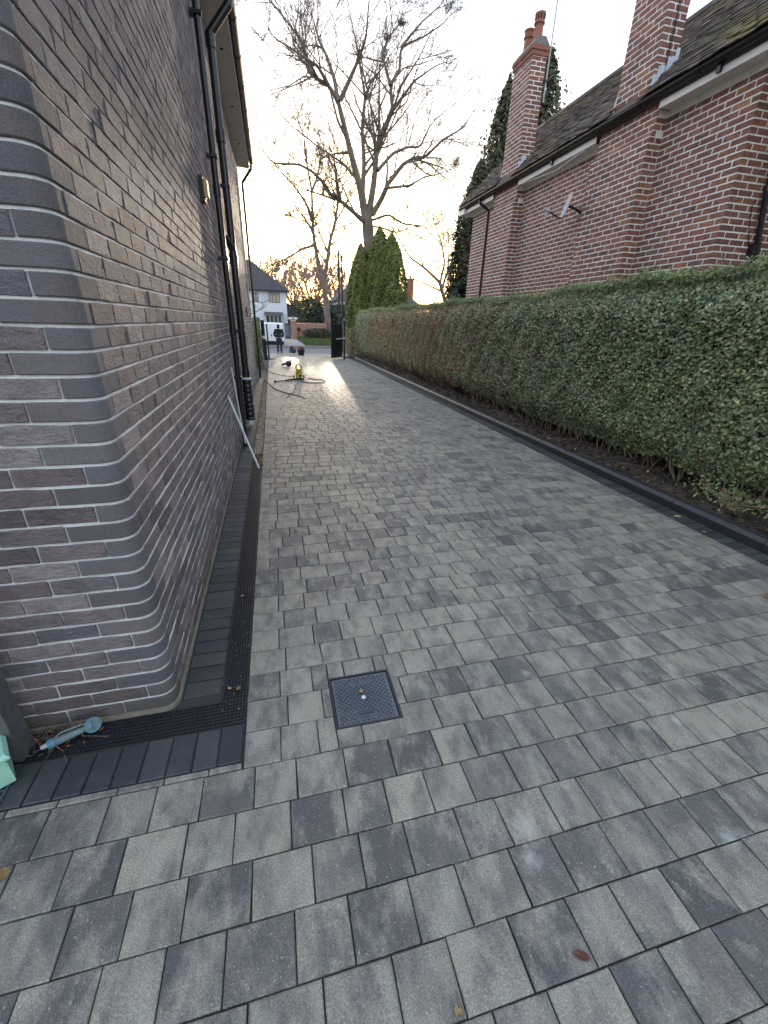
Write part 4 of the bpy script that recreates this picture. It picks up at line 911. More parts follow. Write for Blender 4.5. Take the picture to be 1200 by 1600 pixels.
# autumn tree with bent stem right of the conifers
b = 29.0; g5 = lambda L_: [at(x, y, b) for x, y in L_]
tk = [np.array([at(700, 480, b)[0], b, zg(b)]), at(697, 480, b), at(691, 455, b), at(686, 438, b)]
L = [(g5([(688, 442), (665, 420), (640, 402), (625, 375), (612, 355), (600, 345)]), .09), (g5([(690, 455), (672, 447), (650, 437), (635, 428)]), .05), (g5([(688, 440), (695, 410), (690, 380), (680, 350), (672, 325)]), .07), (g5([(691, 450), (700, 420), (702, 380), (698, 340)]), .07), (g5([(662, 418), (655, 395), (640, 372), (630, 340)]), .04), (g5([(690, 430), (660, 360), (640, 330)]), .03), (g5([(695, 460), (715, 430), (722, 380)]), .05)]
at5 = bare_tree('bare_tree', (tk, [.16, .13, .11, .10]), L, 'bent bare tree with a few golden leaves right of the conifers', 'bark', .010, 3, (9, 6, 4), .4)
n = 2200; P5 = np.stack([at(x, y, b+d) for x, y, d in zip(r3.normal(668, 34, n), r3.normal(425, 42, n), r3.normal(1, 1.5, n))])
leaves('golden_leaves', P5[P5[:, 2] > 1.8], .075, 'fallen', at5, r=r3, kind='stuff')
# ------------------------------------------------------------------ clipped conifers and other evergreens
def conifer(name, x, y, r0, H, label, mat, n, size, z0=None, shape=1.0, group=None, cat='tree', blunt=.08, lean=0, rag=.06):
    z0 = zg(y) if z0 is None else z0; t = empty(name, (x, y, z0), label, cat, group)
    u = r3.random(n)**.8; a = r3.uniform(0, 2*math.pi, n); prof = (blunt*(1-u)**.3+(1-blunt)*(1-u**2.9)**.8)*np.clip(u*14+.72, 0, 1)**shape
    lump = 1+.07*np.sin(a*5+u*9)+.05*np.sin(a*11-u*17)+.05*np.sin(a*3+u*23); rad = r0*prof*lump*(1-np.abs(r3.normal(0, .06, n)))*(1+(rag-.06)*r3.normal(0, 1.6, n)*np.sin(a*9+u*31))
    C = np.stack([x+rad*np.cos(a)+lean*u, y+rad*np.sin(a), z0+H*u+r3.normal(0, .02*H, n)*.6], 1); nr = np.stack([np.cos(a), np.sin(a), np.full(n, .75)], 1)
    leaves('crown', C, size, mat, t, nr, .75, .5, r=r3, kind='stuff')
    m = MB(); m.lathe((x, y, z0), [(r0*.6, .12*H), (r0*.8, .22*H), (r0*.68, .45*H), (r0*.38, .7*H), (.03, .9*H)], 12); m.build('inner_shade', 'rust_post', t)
    m = MB(); m.tube([(x, y, z0-.05), (x, y, z0+H*.3)], max(.06, r0*.09), 8); m.build('trunk', 'bark', t); return t
cg = 'clipped conifers beyond the hedge'
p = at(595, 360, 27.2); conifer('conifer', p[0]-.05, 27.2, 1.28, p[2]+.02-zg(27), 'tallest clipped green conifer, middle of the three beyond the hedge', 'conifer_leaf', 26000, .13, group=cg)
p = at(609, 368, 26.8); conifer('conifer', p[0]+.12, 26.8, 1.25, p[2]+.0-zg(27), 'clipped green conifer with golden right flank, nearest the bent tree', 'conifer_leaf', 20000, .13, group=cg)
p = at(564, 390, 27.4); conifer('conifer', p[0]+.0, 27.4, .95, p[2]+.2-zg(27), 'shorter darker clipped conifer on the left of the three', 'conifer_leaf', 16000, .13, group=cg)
conifer('conifer', 6.78, 15.2, .86, 6.3, 'brownish tall conifer against the far corner of the red brick house', 'conifer_dark', 15000, .13, blunt=.3, rag=.14)
conifer('conifer', 8.55, 17.5, 1.0, 9.3, 'slender dark cypress rising to the left of the far chimney', 'conifer_dark', 9000, .17, shape=.6, rag=.3)
conifer('conifer', 10.05, 17.6, 1.25, 10.2, 'dark cypress rising to the right of the far chimney', 'conifer_dark', 9000, .17, shape=.6, rag=.3)
def bush(name, x, y, rx, ry, H, label, mat, n, size, cat='shrub', z0=None, group=None):
    z0 = zg(y) if z0 is None else z0; t = empty(name, (x, y, z0), label, cat, group)
    d = r3.normal(0, 1, (n, 3)); d /= np.linalg.norm(d, axis=1)[:, None]; rad = (1-np.abs(r3.normal(0, .16, n)))*(1+.16*np.sin(d[:, 0]*7+d[:, 2]*5)*np.sin(d[:, 1]*6+1))
    C = np.stack([x+d[:, 0]*rx*rad, y+d[:, 1]*ry*rad, z0+H*.5+d[:, 2]*H*.5*rad], 1); leaves('foliage', C, size, mat, t, d+[0, 0, .3], .9, .5, r=r3, kind='stuff')
    pol = [(np.array([(x+r3.normal(0, .08), y+r3.normal(0, .08), z0-.03), (x+r3.normal(0, rx*.4), y+r3.normal(0, ry*.4), z0+H*.6)]), [.03, .01]) for i in range(10)]
    v, f = tubes(pol, 4); obj('stems', v, f, 'bark', t, kind='stuff'); return t
p = at(727, 462, 14.2); bush('laurel_bush', p[0]-.05, 14.2, .62, .5, 3.05, 'glossy green laurel at the far corner of the red brick house', 'shrub_dark', 5200, .13)
p = at(688, 478, 20); bush('laurel_bush', p[0], 20, .5, .5, 2.75, 'small dark bush showing above the brown part of the hedge', 'shrub_olive', 2600, .10)
for px, Y, rx, H, lb in ((486, 54, 1.6, 4.3, 'olive evergreen behind the brick garden wall beside the garage roof'), (505, 53, 1.5, 3.9, 'dark spiky evergreen bush directly behind the brick garden wall'), (530, 50, 1.9, 3.6, 'dark evergreen bush right of the forked tree'), (472, 62, 2.2, 4.4, 'pale olive bush further back beside the garage roof')):
    p = at(px, 500, Y); bush('evergreen_bush', p[0], Y, rx, 1.2, H, lb, 'shrub_olive' if 'olive' in lb else 'shrub_dark', 4200, .26)
p = at(497, 528, 46.6); bush('low_shrub', p[0], 46.6, 1.6, .4, 1.0, 'low dark shrub at the foot of the brick garden wall', 'shrub_dark', 1600, .16, z0=zg(46)+.2)
bush('ivy_bush', -.60, 17.6, .17, 2.4, 1.75, 'yellow green ivy bush along the boundary beyond the dark house', 'ivy', 3800, .09)
p = at(552, 520, 24.2); bush('low_shrub', 4.15, 24.3, .35, .5, 1.5, 'thin brown twiggy shrub beside the open gate', 'hedge_leaf_dry', 900, .06)
# ------------------------------------------------------------------ houses and walls across the road
def window(parent, x0, x1, z0, z1, y, nx, frame='white_pvc', glass='window_glass', curt=False, bar=.05):
    m = MB(); m.box(x0, x1, y-.03, y+.02, z0, z0+bar); m.box(x0, x1, y-.03, y+.02, z1-bar, z1)
    for i in range(nx+1): xx = x0+(x1-x0-bar)*i/nx; m.box(xx, xx+bar, y-.031, y+.02, z0+bar, z1-bar)
    w = m.build('window', frame, parent)
    for i in range(nx):
        a = x0+(x1-x0-bar)*i/nx+bar; b = x0+(x1-x0-bar)*(i+1)/nx; m = MB(); m.box(a, b, y-.005, y+.005, z0+bar, z1-bar); m.build('pane', 'curtain' if curt else glass, w)
    return w
def hip(m, x0, x1, y0, y1, z, zr, inset):
    ym = (y0+y1)/2; v = [(x0, y0, z), (x1, y0, z), (x1, y1, z), (x0, y1, z), (x0+inset, ym, zr), (x1-inset, ym, zr)]
    return m.add(v, [(0, 1, 5, 4), (1, 2, 5), (2, 3, 4, 5), (3, 0, 4), (3, 2, 1, 0)])
gz = zg(60)
wh = empty('white_house', (-2.5, 63, gz), 'white rendered two storey house with dark hipped roof across the road', 'house')
xr = at(447, 460, 60)[0]; ez = at(449, 454, 60)[2]
m = MB(); m.box(-9, xr, 60, 69, gz, ez); m.build('wall', 'white_render', wh)
m = MB(); hip(m, -9.5, xr+.35, 59.55, 69.5, ez-.05, ez+3.6, 4.6); m.build('roof', 'slate_dark', wh); m = MB(); m.box(-9.5, xr+.33, 59.56, 59.7, ez-.2, ez-.052); m.build('fascia', 'black_plastic', wh)
a, b = at(419, 457, 60), at(437.5, 473, 60); window(wh, a[0], b[0], b[2], a[2], 59.96, 3, 'grey_post', curt=True)
a, b = at(396, 457, 60), at(404, 471, 60); window(wh, a[0], b[0], b[2], a[2], 59.96, 2, 'grey_post', curt=True)
a, b = at(415, 492, 60), at(441, 508, 60); window(wh, a[0], b[0], b[2]-.3, a[2], 59.3, 4, 'white_pvc')
m = MB(); m.prism([(59.1, a[2]), (59.1, a[2]+.06), (59.97, a[2]+.36), (59.97, a[2])], 'x', a[0]-.15, b[0]+.15); m.build('bay_roof', 'grey_post', wh)
m = MB(); m.box(a[0], b[0], 59.32, 59.99, gz, b[2]-.31); m.build('bay', 'white_render', wh)
ga = empty('garage', (3.2, 63, gz), 'low garage with dark pitched roof and white fascia beside the white house', 'garage')
a, b = at(449, 477, 60), at(486, 497, 60); m = MB(); m.box(xr+.05, b[0]+.2, 60.5, 66, gz, at(449, 497, 60)[2]); m.build('wall', 'grey_gate', ga)
z5 = at(449, 495, 60)[2]; m = MB(); m.prism([(xr+.05, z5), (b[0]+.6, z5), (xr+.05, a[2]+.3)], 'y', 60.1, 66.4); m.build('roof', 'slate_dark', ga)
m = MB(); m.box(xr+.05, b[0]+.7, 60.02, 60.09, z5-.28, z5-.03); m.build('fascia', 'fascia_white', ga)
bu = empty('bungalow', (13, 66, gz), 'white house with brown hipped roof and brick chimney half hidden by the conifers', 'house')
e0, e1 = at(522, 469, 62), at(653, 471, 62); ze = e0[2]
m = MB(); m.box(e0[0]+.5, e1[0]-.5, 62, 71, gz, ze); m.build('wall', 'white_render', bu)
m = MB(); hip(m, e0[0], e1[0], 61.6, 71.5, ze-.03, ze+4.0, 4.5); rf = m.build('roof', 'brown_tile', bu)
c0, c1 = at(639, 437, 64), at(647, 437, 64); m = MB(); m.box(c0[0], c1[0], 64, 64.9, ze, c0[2], 0); m.box(c0[0]-.08, c1[0]+.08, 63.92, 64.98, c0[2]+.002, c0[2]+.18); m.lathe(((c0[0]+c1[0])/2, 64.45, c0[2]+.18), [(.16, 0), (.13, .4)], 10); m.build('chimney', 'wall_brick_far', rf)
a = at(640, 474, 62); window(bu, a[0], a[0]+1.1, ze-1.5, ze-.4, 61.96, 2)
a = at(525, 474, 62); window(bu, a[0], a[0]+1.4, ze-1.6, ze-.4, 61.96, 2)
# brick garden wall with gate pillar
gw = empty('garden_wall', (4, 48, .1), 'red brick garden wall with tall gate pillar across the road', 'wall')
z0 = zg(48)+.05; zt = at(485, 504.5, 48)[2]
def bricks_far(x0, x1, y, z0, z1, nm, L=.45, h=.15):
    C_ = []; k = 0; z = z0
    while z+h <= z1+.02:
        x = x0-(L/2 if k % 2 else 0)
        while x < x1:
            a, b = max(x, x0), min(x+L, x1)
            if b-a > .05: C_.append(((a+b)/2, y, z+h/2, b-a))
            x += L
        z += h; k += 1
    C_ = np.array(C_); return blocks(C_[:, :3], X1, Z1, -Y1, C_[:, 3]-.012, np.full(len(C_), h-.012), .04, .004, .003)
a, b = at(463, 504, 48), at(509, 504, 48)
m = MB(); m.box(a[0], b[0], 48.012, 48.22, z0-.2, zt-.06); g_ = m.build('wall_core', 'mortar_cream', gw); v, f, t = bricks_far(a[0], b[0], 48, z0, zt-.06, 'b', .225, .075); obj('brickwork', v, f, 'wall_brick_far', gw, tint=t, kind='stuff')
m = MB(); m.box(a[0], b[0]+.03, 47.96, 48.26, zt-.06, zt+.02, .01); m.build('coping', 'wall_brick_far', gw)
p0, p1 = at(454, 500, 47.6), at(462.5, 500, 47.6); m = MB(); m.box(p0[0]+.01, p1[0]-.01, 47.612, 48.0, z0-.2, p0[2]); m.build('pillar_core', 'mortar_cream', gw); v, f, t = bricks_far(p0[0], p1[0], 47.6, z0-.1, p0[2], 'b', .225, .075); obj('brickwork', v, f, 'wall_brick_far', gw, tint=t, kind='stuff')
m = MB(); m.box(p0[0]-.05, p1[0]+.05, 47.55, 48.05, p0[2], p0[2]+.1, .02); m.box((p0[0]+p1[0])/2-.1, (p0[0]+p1[0])/2+.1, 47.7, 47.9, p0[2]+.101, p0[2]+.34, .03); m.build('pillar_cap', 'pavement', gw)
e = b[0]; e2 = at(511, 520, 54); m = MB(); m.prism([(e, 48.23), (e+.02, 48.02), (e+1.6, 53), (e+1.4, 53)], 'z', z0-.2, zt); m.build('return_wall', 'wall_brick_far', gw)
pb = empty('post_box', at(467, 520, 47.9), 'small dark oval letter plate fixed on the brick garden wall', 'letter box')
c = at(467, 514.5, 47.9); m = MB(); m.lathe((c[0], 47.995, c[2]), [(.14, 0), (.19, -.02), (.19, -.08), (.12, -.1)], 16, 'y'); m.build('body', 'black_metal', pb)
gg = empty('entrance_gate', at(450, 530, 47.8), 'grey metal entrance gate between the white van and the brick pillar', 'gate')
a, b = at(444.5, 505, 47.8), at(454, 505, 47.8)
for i in range(4):
    m = MB(); w = (b[0]-a[0]-.02)/4; m.box(a[0]+i*w, a[0]+(i+1)*w-.015, 47.8, 47.84, z0, a[2]); m.build('panel', 'grey_gate', gg)
m = MB(); m.box(a[0], b[0]-.01, 47.76, 47.795, a[2]-.12, a[2]-.04); m.box(a[0], b[0]-.01, 47.76, 47.795, z0+.15, z0+.23); m.build('rails', 'black_metal', gg)
# ------------------------------------------------------------------ white van
VY = 35.2; va = empty('white_van', (0, VY+2.2, zg(40)), 'white panel van parked across the road behind the standing person', 'van')
x0, x1 = at(404.5, 525, VY)[0], at(443.5, 525, VY)[0]; zb = zg(40)+.28; zt = at(428, 504.5, VY)[2]
m = MB(); m.prism([(VY+.05, zb), (VY, zb+.1), (VY+.03, zb+.9), (VY+.10, zt-.06), (VY+.2, zt), (VY+3.2, zt), (VY+4.0, zb+.85), (VY+4.9, zb+.7), (VY+4.95, zb)], 'x', x0, x1); bod = m.build('body', 'van_white', va)
bv = bod.modifiers.new('b', 'BEVEL'); bv.width = .05; bv.segments = 2
xm = (x0+x1)/2
for a, b in ((x0+.06, xm-.008), (xm+.008, x1-.06)):
    m = MB(); m.prism([(VY-.012, zb+.12), (VY+.018, zb+.9), (VY+.08, zt-.1), (VY+.12, zt-.1), (VY+.05, zb+.12)], 'x', a, b); m.build('rear_door', 'van_white', va)
m = MB(); m.box(xm-.03, xm+.06, VY-.03, VY-.005, zb+.42, zb+.54, .008); m.build('door_handle', 'black_plastic', va)
for x in (x0+.01, x1-.1): m = MB(); m.box(x, x+.09, VY-.03, VY+.04, zb+.4, zb+.95, .01); m.build('tail_lamp', 'red_lamp', va)
m = MB(); m.box(x0+.01, x1-.01, VY-.08, VY+.04, zb-.06, zb+.10, .03); m.build('bumper', 'black_plastic', va)
for yy in (VY+.9, VY+3.9):
    for x in (x0+.02, x1-.22):
        m = MB(); m.lathe((x, yy, zg(40)+.31), [(.2, 0), (.31, .02), (.31, .18), (.2, .2)], 20, 'x'); w = m.build('wheel', 'black_plastic', va); m = MB(); m.lathe((x-.004, yy, zg(40)+.31), [(.18, 0), (.18, .208)], 14, 'x'); m.build('rim', 'dish_grey', w)
# ------------------------------------------------------------------ dark posts beyond the gate
for px, y0, nm in ((528.5, 391, 'taller of two thin dark posts left of the conifers'), (534, 399, 'shorter of two thin dark posts left of the conifers')):
    c = at(px, y0, 30); b = at(px+4, 540, 30); m = empty('post', (b[0], 30, zg(30)+.0), nm, 'post', 'thin dark posts left of the conifers'); k = MB(); k.tube([(c[0], 30, zg(30)-.1), (c[0], 30, c[2]-.1)], .055, 8); k.build('shaft', 'rust_post', m); k = MB(); k.lathe((c[0], 30, c[2]-.1), [(.07, 0), (.07, .06), (.03, .1)], 8); k.build('cap', 'rust_post', m)
# ------------------------------------------------------------------ driveway gate, both leaves open
def gate_leaf(hx, hy, fx, fy, z1, label, px, py, arm):
    g = empty('driveway_gate', ((hx+fx)/2, (hy+fy)/2, .05), label, 'gate', 'leaves of the black driveway gate'); d = np.array([fx-hx, fy-hy, 0]); L = np.linalg.norm(d); d /= L; n_ = np.array([-d[1], d[0], 0]); z0 = .07
    npn = 6; w = (L-.1)/npn
    for i in range(npn):
        c = np.array([hx, hy, 0])+d*(.05+w*(i+.5)); v, f, t = blocks([c+[0, 0, (z0+z1)/2]+n_*.012], d, Z1, n_, np.array([w-.006]), np.array([z1-z0-.1]), .024, .003); obj('board', v, f, 'black_metal', g, tint=t)
    m = MB(); M_ = []
    for s_ in (0, L-.05):
        c = np.array([hx, hy, 0])+d*(s_+.025); v, f, t = blocks([c+[0, 0, (z0+z1)/2]+n_*.025], d, Z1, n_, np.array([.05]), np.array([z1-z0]), .05, .004); m.add(v, [tuple(q) for q in f.tolist()])
    for zz in (z0+.03, z1-.03, (z0+z1)/2):
        c = np.array([hx, hy, 0])+d*(L/2); v, f, t = blocks([c+[0, 0, zz]+n_*.03], d, Z1, n_, np.array([L-.1]), np.array([.05]), .06, .004); m.add(v, [tuple(q) for q in f.tolist()])
    m.build('frame', 'black_metal', g)
    m = MB(); m.box(px-.05, px+.05, py-.05, py+.05, -.05, z1+.08, .006); m.box(px-.06, px+.06, py-.06, py+.06, z1+.081, z1+.10, .004); po = m.build('gate_post', 'black_metal', g)
    m = MB(); m.tube([(px-.04, py-.055, z1), (px-.04, py-.055, .05)], .012, 6); m.build('conduit', 'dish_grey', po)
    m = MB(); e = np.array([hx, hy, .92])+d*L*.55; m.tube([(px, py-.06, .98), tuple((np.array([px, py-.06, .97])+e)/2+[0, -.03, 0]), tuple(e)], .024, 6); m.lathe((px, py-.07, .93), [(.05, 0), (.05, .1)], 8); m.build('opener_arm', 'dish_grey', g)
gate_leaf(3.34, 22.3, 2.72, 21.5, 1.60, 'right leaf of the black driveway gate, open beside the hedge', 3.40, 21.93, 1)
gate_leaf(-.50, 22.6, -.36, 21.6, 1.68, 'left leaf of the black driveway gate, open towards the dark house', -.60, 22.7, -1)
m = empty('gate_stop', (-.235, 21.45, 0), 'slim black upright bolt post at the free end of the left gate leaf', 'post'); k = MB(); k.box(-.27, -.20, 21.42, 21.48, -.03, 1.52, .006); k.build('upright', 'black_metal', m); k = MB(); k.box(-.32, .0, 21.4, 21.5, -.02, .035, .008); k.build('foot', 'black_metal', m)
m = empty('gate_motor', (-.40, 21.3, 0), 'dark gate motor box with pale cover at the left gate leaf', 'motor'); k = MB(); k.box(-.46, -.31, 21.2, 21.42, -.02, .88, .02); k.build('body', 'cloth_black', m); k = MB(); k.box(-.44, -.33, 21.17, 21.3, .881, 1.02, .02); k.build('cover', 'curtain', m)
# ------------------------------------------------------------------ person (seen from behind)
py_ = 27.3; pz = zg(py_); px_ = at(437.5, 552, py_)[0]; Hh = 1.62; sc = Hh/1.75
per = empty('person', (px_, py_, pz), 'person in black hooded jacket and dark trousers with hands clasped behind, facing away', 'person')
def skin_fig(name, J, E_, R_, mat, parent, root=0, sub=2):
    me = bpy.data.meshes.new(name); me.from_pydata([(px_+x*sc, py_+y*sc, pz+z*sc) for x, y, z in J], E_, [])
    o = bpy.data.objects.new(name, me); S.collection.objects.link(o); md = o.modifiers.new('skin', 'SKIN'); md.use_smooth_shade = True
    for i, r in enumerate(R_): me.skin_vertices[0].data[i].radius = ((r if not isinstance(r, tuple) else r[0])*sc, (r if not isinstance(r, tuple) else r[1])*sc)
    for i in range(len(J)): me.skin_vertices[0].data[i].use_root = (i == root)
    s2 = o.modifiers.new('sub', 'SUBSURF'); s2.levels = sub; s2.render_levels = sub; me.materials.append(MATS[mat]); WLOC[o.name] = (0, 0, 0); attach(o, parent); return o
J = [(0, 0, .95), (0, .01, 1.15), (0, .02, 1.38), (0, .02, 1.50), (0, .05, 1.58), (0, .06, 1.68),
     (.17, .02, 1.40), (.27, -.04, 1.16), (.13, -.14, .99), (.05, -.17, .95), (-.17, .02, 1.40), (-.26, -.03, 1.15), (-.12, -.14, .98), (-.04, -.17, .94),
     (.09, 0, .90), (.10, .02, .50), (.11, 0, .09), (.12, .12, .03), (-.09, 0, .90), (-.10, -.01, .50), (-.10, -.04, .09), (-.11, .08, .03)]
Ed = [(0, 1), (1, 2), (2, 3), (3, 4), (4, 5), (2, 6), (6, 7), (7, 8), (8, 9), (2, 10), (10, 11), (11, 12), (12, 13), (0, 14), (14, 15), (15, 16), (16, 17), (0, 18), (18, 19), (19, 20), (20, 21)]
skin_fig('body', J, Ed, [(.10, .07), (.10, .07), (.10, .07), .055, .075, .085, .035, .028, .026, .034, .035, .028, .026, .034, .08, .055, .042, .035, .08, .055, .042, .035], 'skin', per)
Jj = [(0, 0, .86), (0, 0, .98), (0, .01, 1.18), (0, .02, 1.39), (0, .03, 1.47), (.18, .01, 1.40), (.29, -.05, 1.15), (.15, -.15, 1.0), (-.18, .01, 1.40), (-.28, -.04, 1.14), (-.13, -.15, .99)]
skin_fig('jacket', Jj, [(0, 1), (1, 2), (2, 3), (3, 4), (3, 5), (5, 6), (6, 7), (3, 8), (8, 9), (9, 10)], [(.18, .14), (.18, .14), (.18, .13), (.19, .13), (.09, .09), .10, .085, .07, .10, .085, .07], 'cloth_black', per)
Jt = [(0, 0, .93), (.095, 0, .86), (.10, .02, .50), (.11, 0, .10), (-.095, 0, .86), (-.10, -.01, .50), (-.10, -.04, .10)]
skin_fig('trousers', Jt, [(0, 1), (1, 2), (2, 3), (0, 4), (4, 5), (5, 6)], [(.17, .13), (.10, .11), .08, .07, (.10, .11), .08, .07], 'denim_dark', per)
for s_ in (1, -1):
    skin_fig('shoe', [(s_*.11, -.06, .05), (s_*.115, .04, .05), (s_*.12, .15, .04)], [(0, 1), (1, 2)], [(.05, .05), (.055, .05), (.045, .035)], 'cloth_black', per, sub=1)
skin_fig('hood', [(0, .0, 1.50), (0, .035, 1.58), (0, .055, 1.69), (0, .07, 1.745)], [(0, 1), (1, 2), (2, 3)], [(.10, .10), (.095, .10), (.102, .11), (.06, .07)], 'cloth_black', per)
m = MB(); 
for a, b in (((-.16, -.10, 1.36), (.08, -.17, 1.05)),): m.tube([tuple(np.array([px_, py_, pz])+np.array(q)*sc) for q in (a, ((a[0]+b[0])/2, -.165, 1.21), b)], .012*sc, 6)
m.build('strap', 'grey_post', per)
# ------------------------------------------------------------------ tubs of leaves
ty = 26.4; c = at(470.5, 552, ty); tz = zg(ty)
tub = empty('garden_tub', (c[0], ty, tz), 'black rubber tub heaped with orange leaves by the road', 'tub')
m = MB(); m.lathe((c[0], ty, tz), [(.17, 0), (.22, .27), (.235, .275), (.235, .29), (.21, .29), (.16, .03)], 18); m.build('bucket', 'black_plastic', tub)
for s_ in (1, -1): m = MB(); m.tube([(c[0]+s_*.05, ty-.22, tz+.28), (c[0], ty-.25, tz+.33), (c[0]-s_*.05, ty-.22, tz+.28)] if s_ > 0 else [(c[0]-.05, ty+.22, tz+.28), (c[0], ty+.25, tz+.33), (c[0]+.05, ty+.22, tz+.28)], .014, 6); m.build('handle', 'black_plastic', tub)
lv = props(bpy.data.objects.new('x', None)); bpy.data.objects.remove(lv)
n = 420; d = r3.normal(0, 1, (n, 3)); d /= np.linalg.norm(d, axis=1)[:, None]; o = leaves('leaf_pile', np.stack([c[0]+d[:, 0]*.19, ty+d[:, 1]*.19, tz+.27+np.abs(d[:, 2])*.17], 1), .09, 'leaf_orange', None, d, .8, .6, r=r3, label='heap of orange leaves filling the black rubber tub', cat='leaves', kind='stuff')
tc = at(459, 549, 26.9); m = MB(); tub2 = empty('garden_tub', (tc[0], 26.9, zg(26.9)), 'dark tub tipped on its side left of the heaped tub', 'tub')
m.lathe((0, 0, 0), [(.15, 0), (.2, .27), (.215, .28), (.19, .28), (.13, .03)], 16); m.xf(Matrix.Translation((tc[0]+.08, 26.95, zg(26.9)+.19)) @ Matrix.Rotation(-1.15, 4, 'Y') @ Matrix.Rotation(.4, 4, 'X')); m.build('bucket', 'grey_post', tub2)
# ------------------------------------------------------------------ pressure washer, gun, hoses
wx, wy = .72, 14.0
pw_ = empty('pressure_washer', (wx, wy, 0), 'small yellow and black pressure washer standing on the paving', 'pressure washer')
m = MB(); m.prism([(wx-.105, .03), (wx+.105, .03), (wx+.10, .22), (wx+.085, .33), (wx-.085, .33), (wx-.10, .22)], 'y', wy-.11, wy+.11); o = m.build('body', 'yellow_plastic', pw_); bv = o.modifiers.new('b', 'BEVEL'); bv.width = .025; bv.segments = 2
m = MB(); m.box(wx-.15, wx+.15, wy-.14, wy+.13, .005, .05, .012); m.build('base', 'black_plastic', pw_)
m = MB(); m.tube([(wx-.075, wy, .30), (wx-.08, wy, .39), (wx-.05, wy, .435), (wx+.05, wy, .435), (wx+.08, wy, .39), (wx+.075, wy, .30)], .017, 8); m.build('handle', 'black_plastic', pw_)
m = MB(); m.lathe((wx+.03, wy-.112, .12), [(.035, 0), (.035, -.02), (.02, -.03)], 12, 'y'); m.lathe((wx-.05, wy-.112, .2), [(.02, 0), (.02, -.012)], 10, 'y'); m.box(wx-.06, wx+.02, wy-.118, wy-.108, .235, .25); m.build('controls', 'black_plastic', pw_)
for s_ in (1, -1): m = MB(); m.lathe((wx+s_*.15-.02, wy+.08, .065), [(.03, 0), (.065, .004), (.065, .036), (.03, .04)], 14, 'x'); m.build('wheel', 'black_plastic', pw_)
gn = empty('spray_lance', (.35, 13.5, 0), 'black spray lance lying on the paving left of the pressure washer', 'lance')
m = MB(); m.tube([(-.02, 13.22, .025), (.08, 13.28, .03), (.3, 13.42, .03), (.45, 13.55, .035)], .014, 8); m.tube([(.27, 13.4, .03), (.5, 13.6, .04), (.66, 13.78, .04)], .028, 8); m.build('lance', 'black_plastic', gn); m = MB(); m.lathe((-.03, 13.21, .03), [(.03, -.03), (.035, 0), (.03, .03)], 10); m.build('nozzle', 'black_plastic', gn)
def hose(name, pts, r, label, mat='hose_black', cat='hose'):
    P = np.asarray(pts, float); k = len(P); t = np.linspace(0, k-1, k*7); Q = []
    for q_ in t:                              # Catmull-Rom
        i = min(int(q_), k-2); u = q_-i; a, b, c, d = P[max(i-1, 0)], P[i], P[i+1], P[min(i+2, k-1)]; Q.append(.5*((2*b)+(-a+c)*u+(2*a-5*b+4*c-d)*u*u+(-a+3*b-3*c+d)*u**3))
    m = MB(); m.tube(Q, r, 7); return m.build(name, mat, None, label=label, cat=cat)
G = lambda px, y: (lambda p: (p[0], p[1], .014))(np.array([0, 0, CAM_H])+ray(px, y)*(-CAM_H/ray(px, y)[2]))
hose('hose', [G(412, 595), G(419, 599), G(428, 607), G(441, 613), G(456, 617), G(470, 620), G(476, 624)], .011, 'thin dark hose curving from the house end of the drive across the paving')
hose('hose', [G(468, 595), G(478, 598), G(492, 599), G(505, 598), G(508, 596), G(503, 594), G(490, 593), G(482, 592)], .011, 'looped dark hose lying right of the pressure washer')
hose('power_cable', [G(415, 578), G(424, 583), G(436, 586), G(448, 588), G(460, 589)], .008, 'dark cable running from the house corner to the pressure washer', cat='cable')
hose('hose', [G(460, 601), G(462, 606), G(458, 612), G(452, 618), G(449, 622)], .009, 'thin dark hose crossing the curved hose on the paving')
c = G(452, 572); bl = empty('leaf_blower', (c[0], c[1], 0), 'small dark power tool lying on the paving beyond the pressure washer', 'tool')
m = MB(); m.lathe((c[0]-.02, c[1], .10), [(.05, -.1), (.11, -.06), (.12, .04), (.06, .1)], 12, 'y'); m.build('motor', 'black_plastic', bl); m = MB(); m.tube([(c[0]-.05, c[1], .1), (c[0]-.2, c[1]-.05, .08), (c[0]-.28, c[1]-.08, .06)], .045, 8); m.build('nozzle', 'black_plastic', bl); m = MB(); m.tube([(c[0], c[1], .2), (c[0]+.08, c[1], .23), (c[0]+.16, c[1], .2), (c[0]+.15, c[1], .08)], .022, 8); m.build('grip', 'lead', bl)
# ------------------------------------------------------------------ strips, post, box and nozzle at the dark house
ro = empty('plastic_strip', (-.42, 5.2, 0), 'long white plastic strip leaning from the drain to the dark brick wall', 'strip')
m = MB(); m.tube([(-.29, 5.14, .012), (-.562, 5.28, .86)], .013, 4); m.build('rod', 'white_pvc', ro)
r2_ = empty('plastic_strip', (-.55, 6.3, 0), 'thin white plastic strip standing against the black vent pipe', 'strip')
m = MB(); m.tube([(-.558, 6.02, 1.12), (-.53, 6.14, .5), (-.50, 6.17, .06)], .010, 4); m.build('rod', 'white_pvc', r2_)
po = empty('timber_post', (-1.185, 1.50, 0), 'weathered dark grey post standing on the drain at the left edge', 'post')
m = MB(); m.box(-1.235, -1.14, 1.455, 1.545, -.01, 1.15, .006); m.build('shaft', 'grey_post', po)
bx = empty('storage_box', (-1.29, 1.36, 0), 'pale mint green plastic box with ribbed lid at the left edge', 'box')
M = Matrix.Translation((-1.325, 1.37, 0)) @ Matrix.Rotation(.55, 4, 'Z')
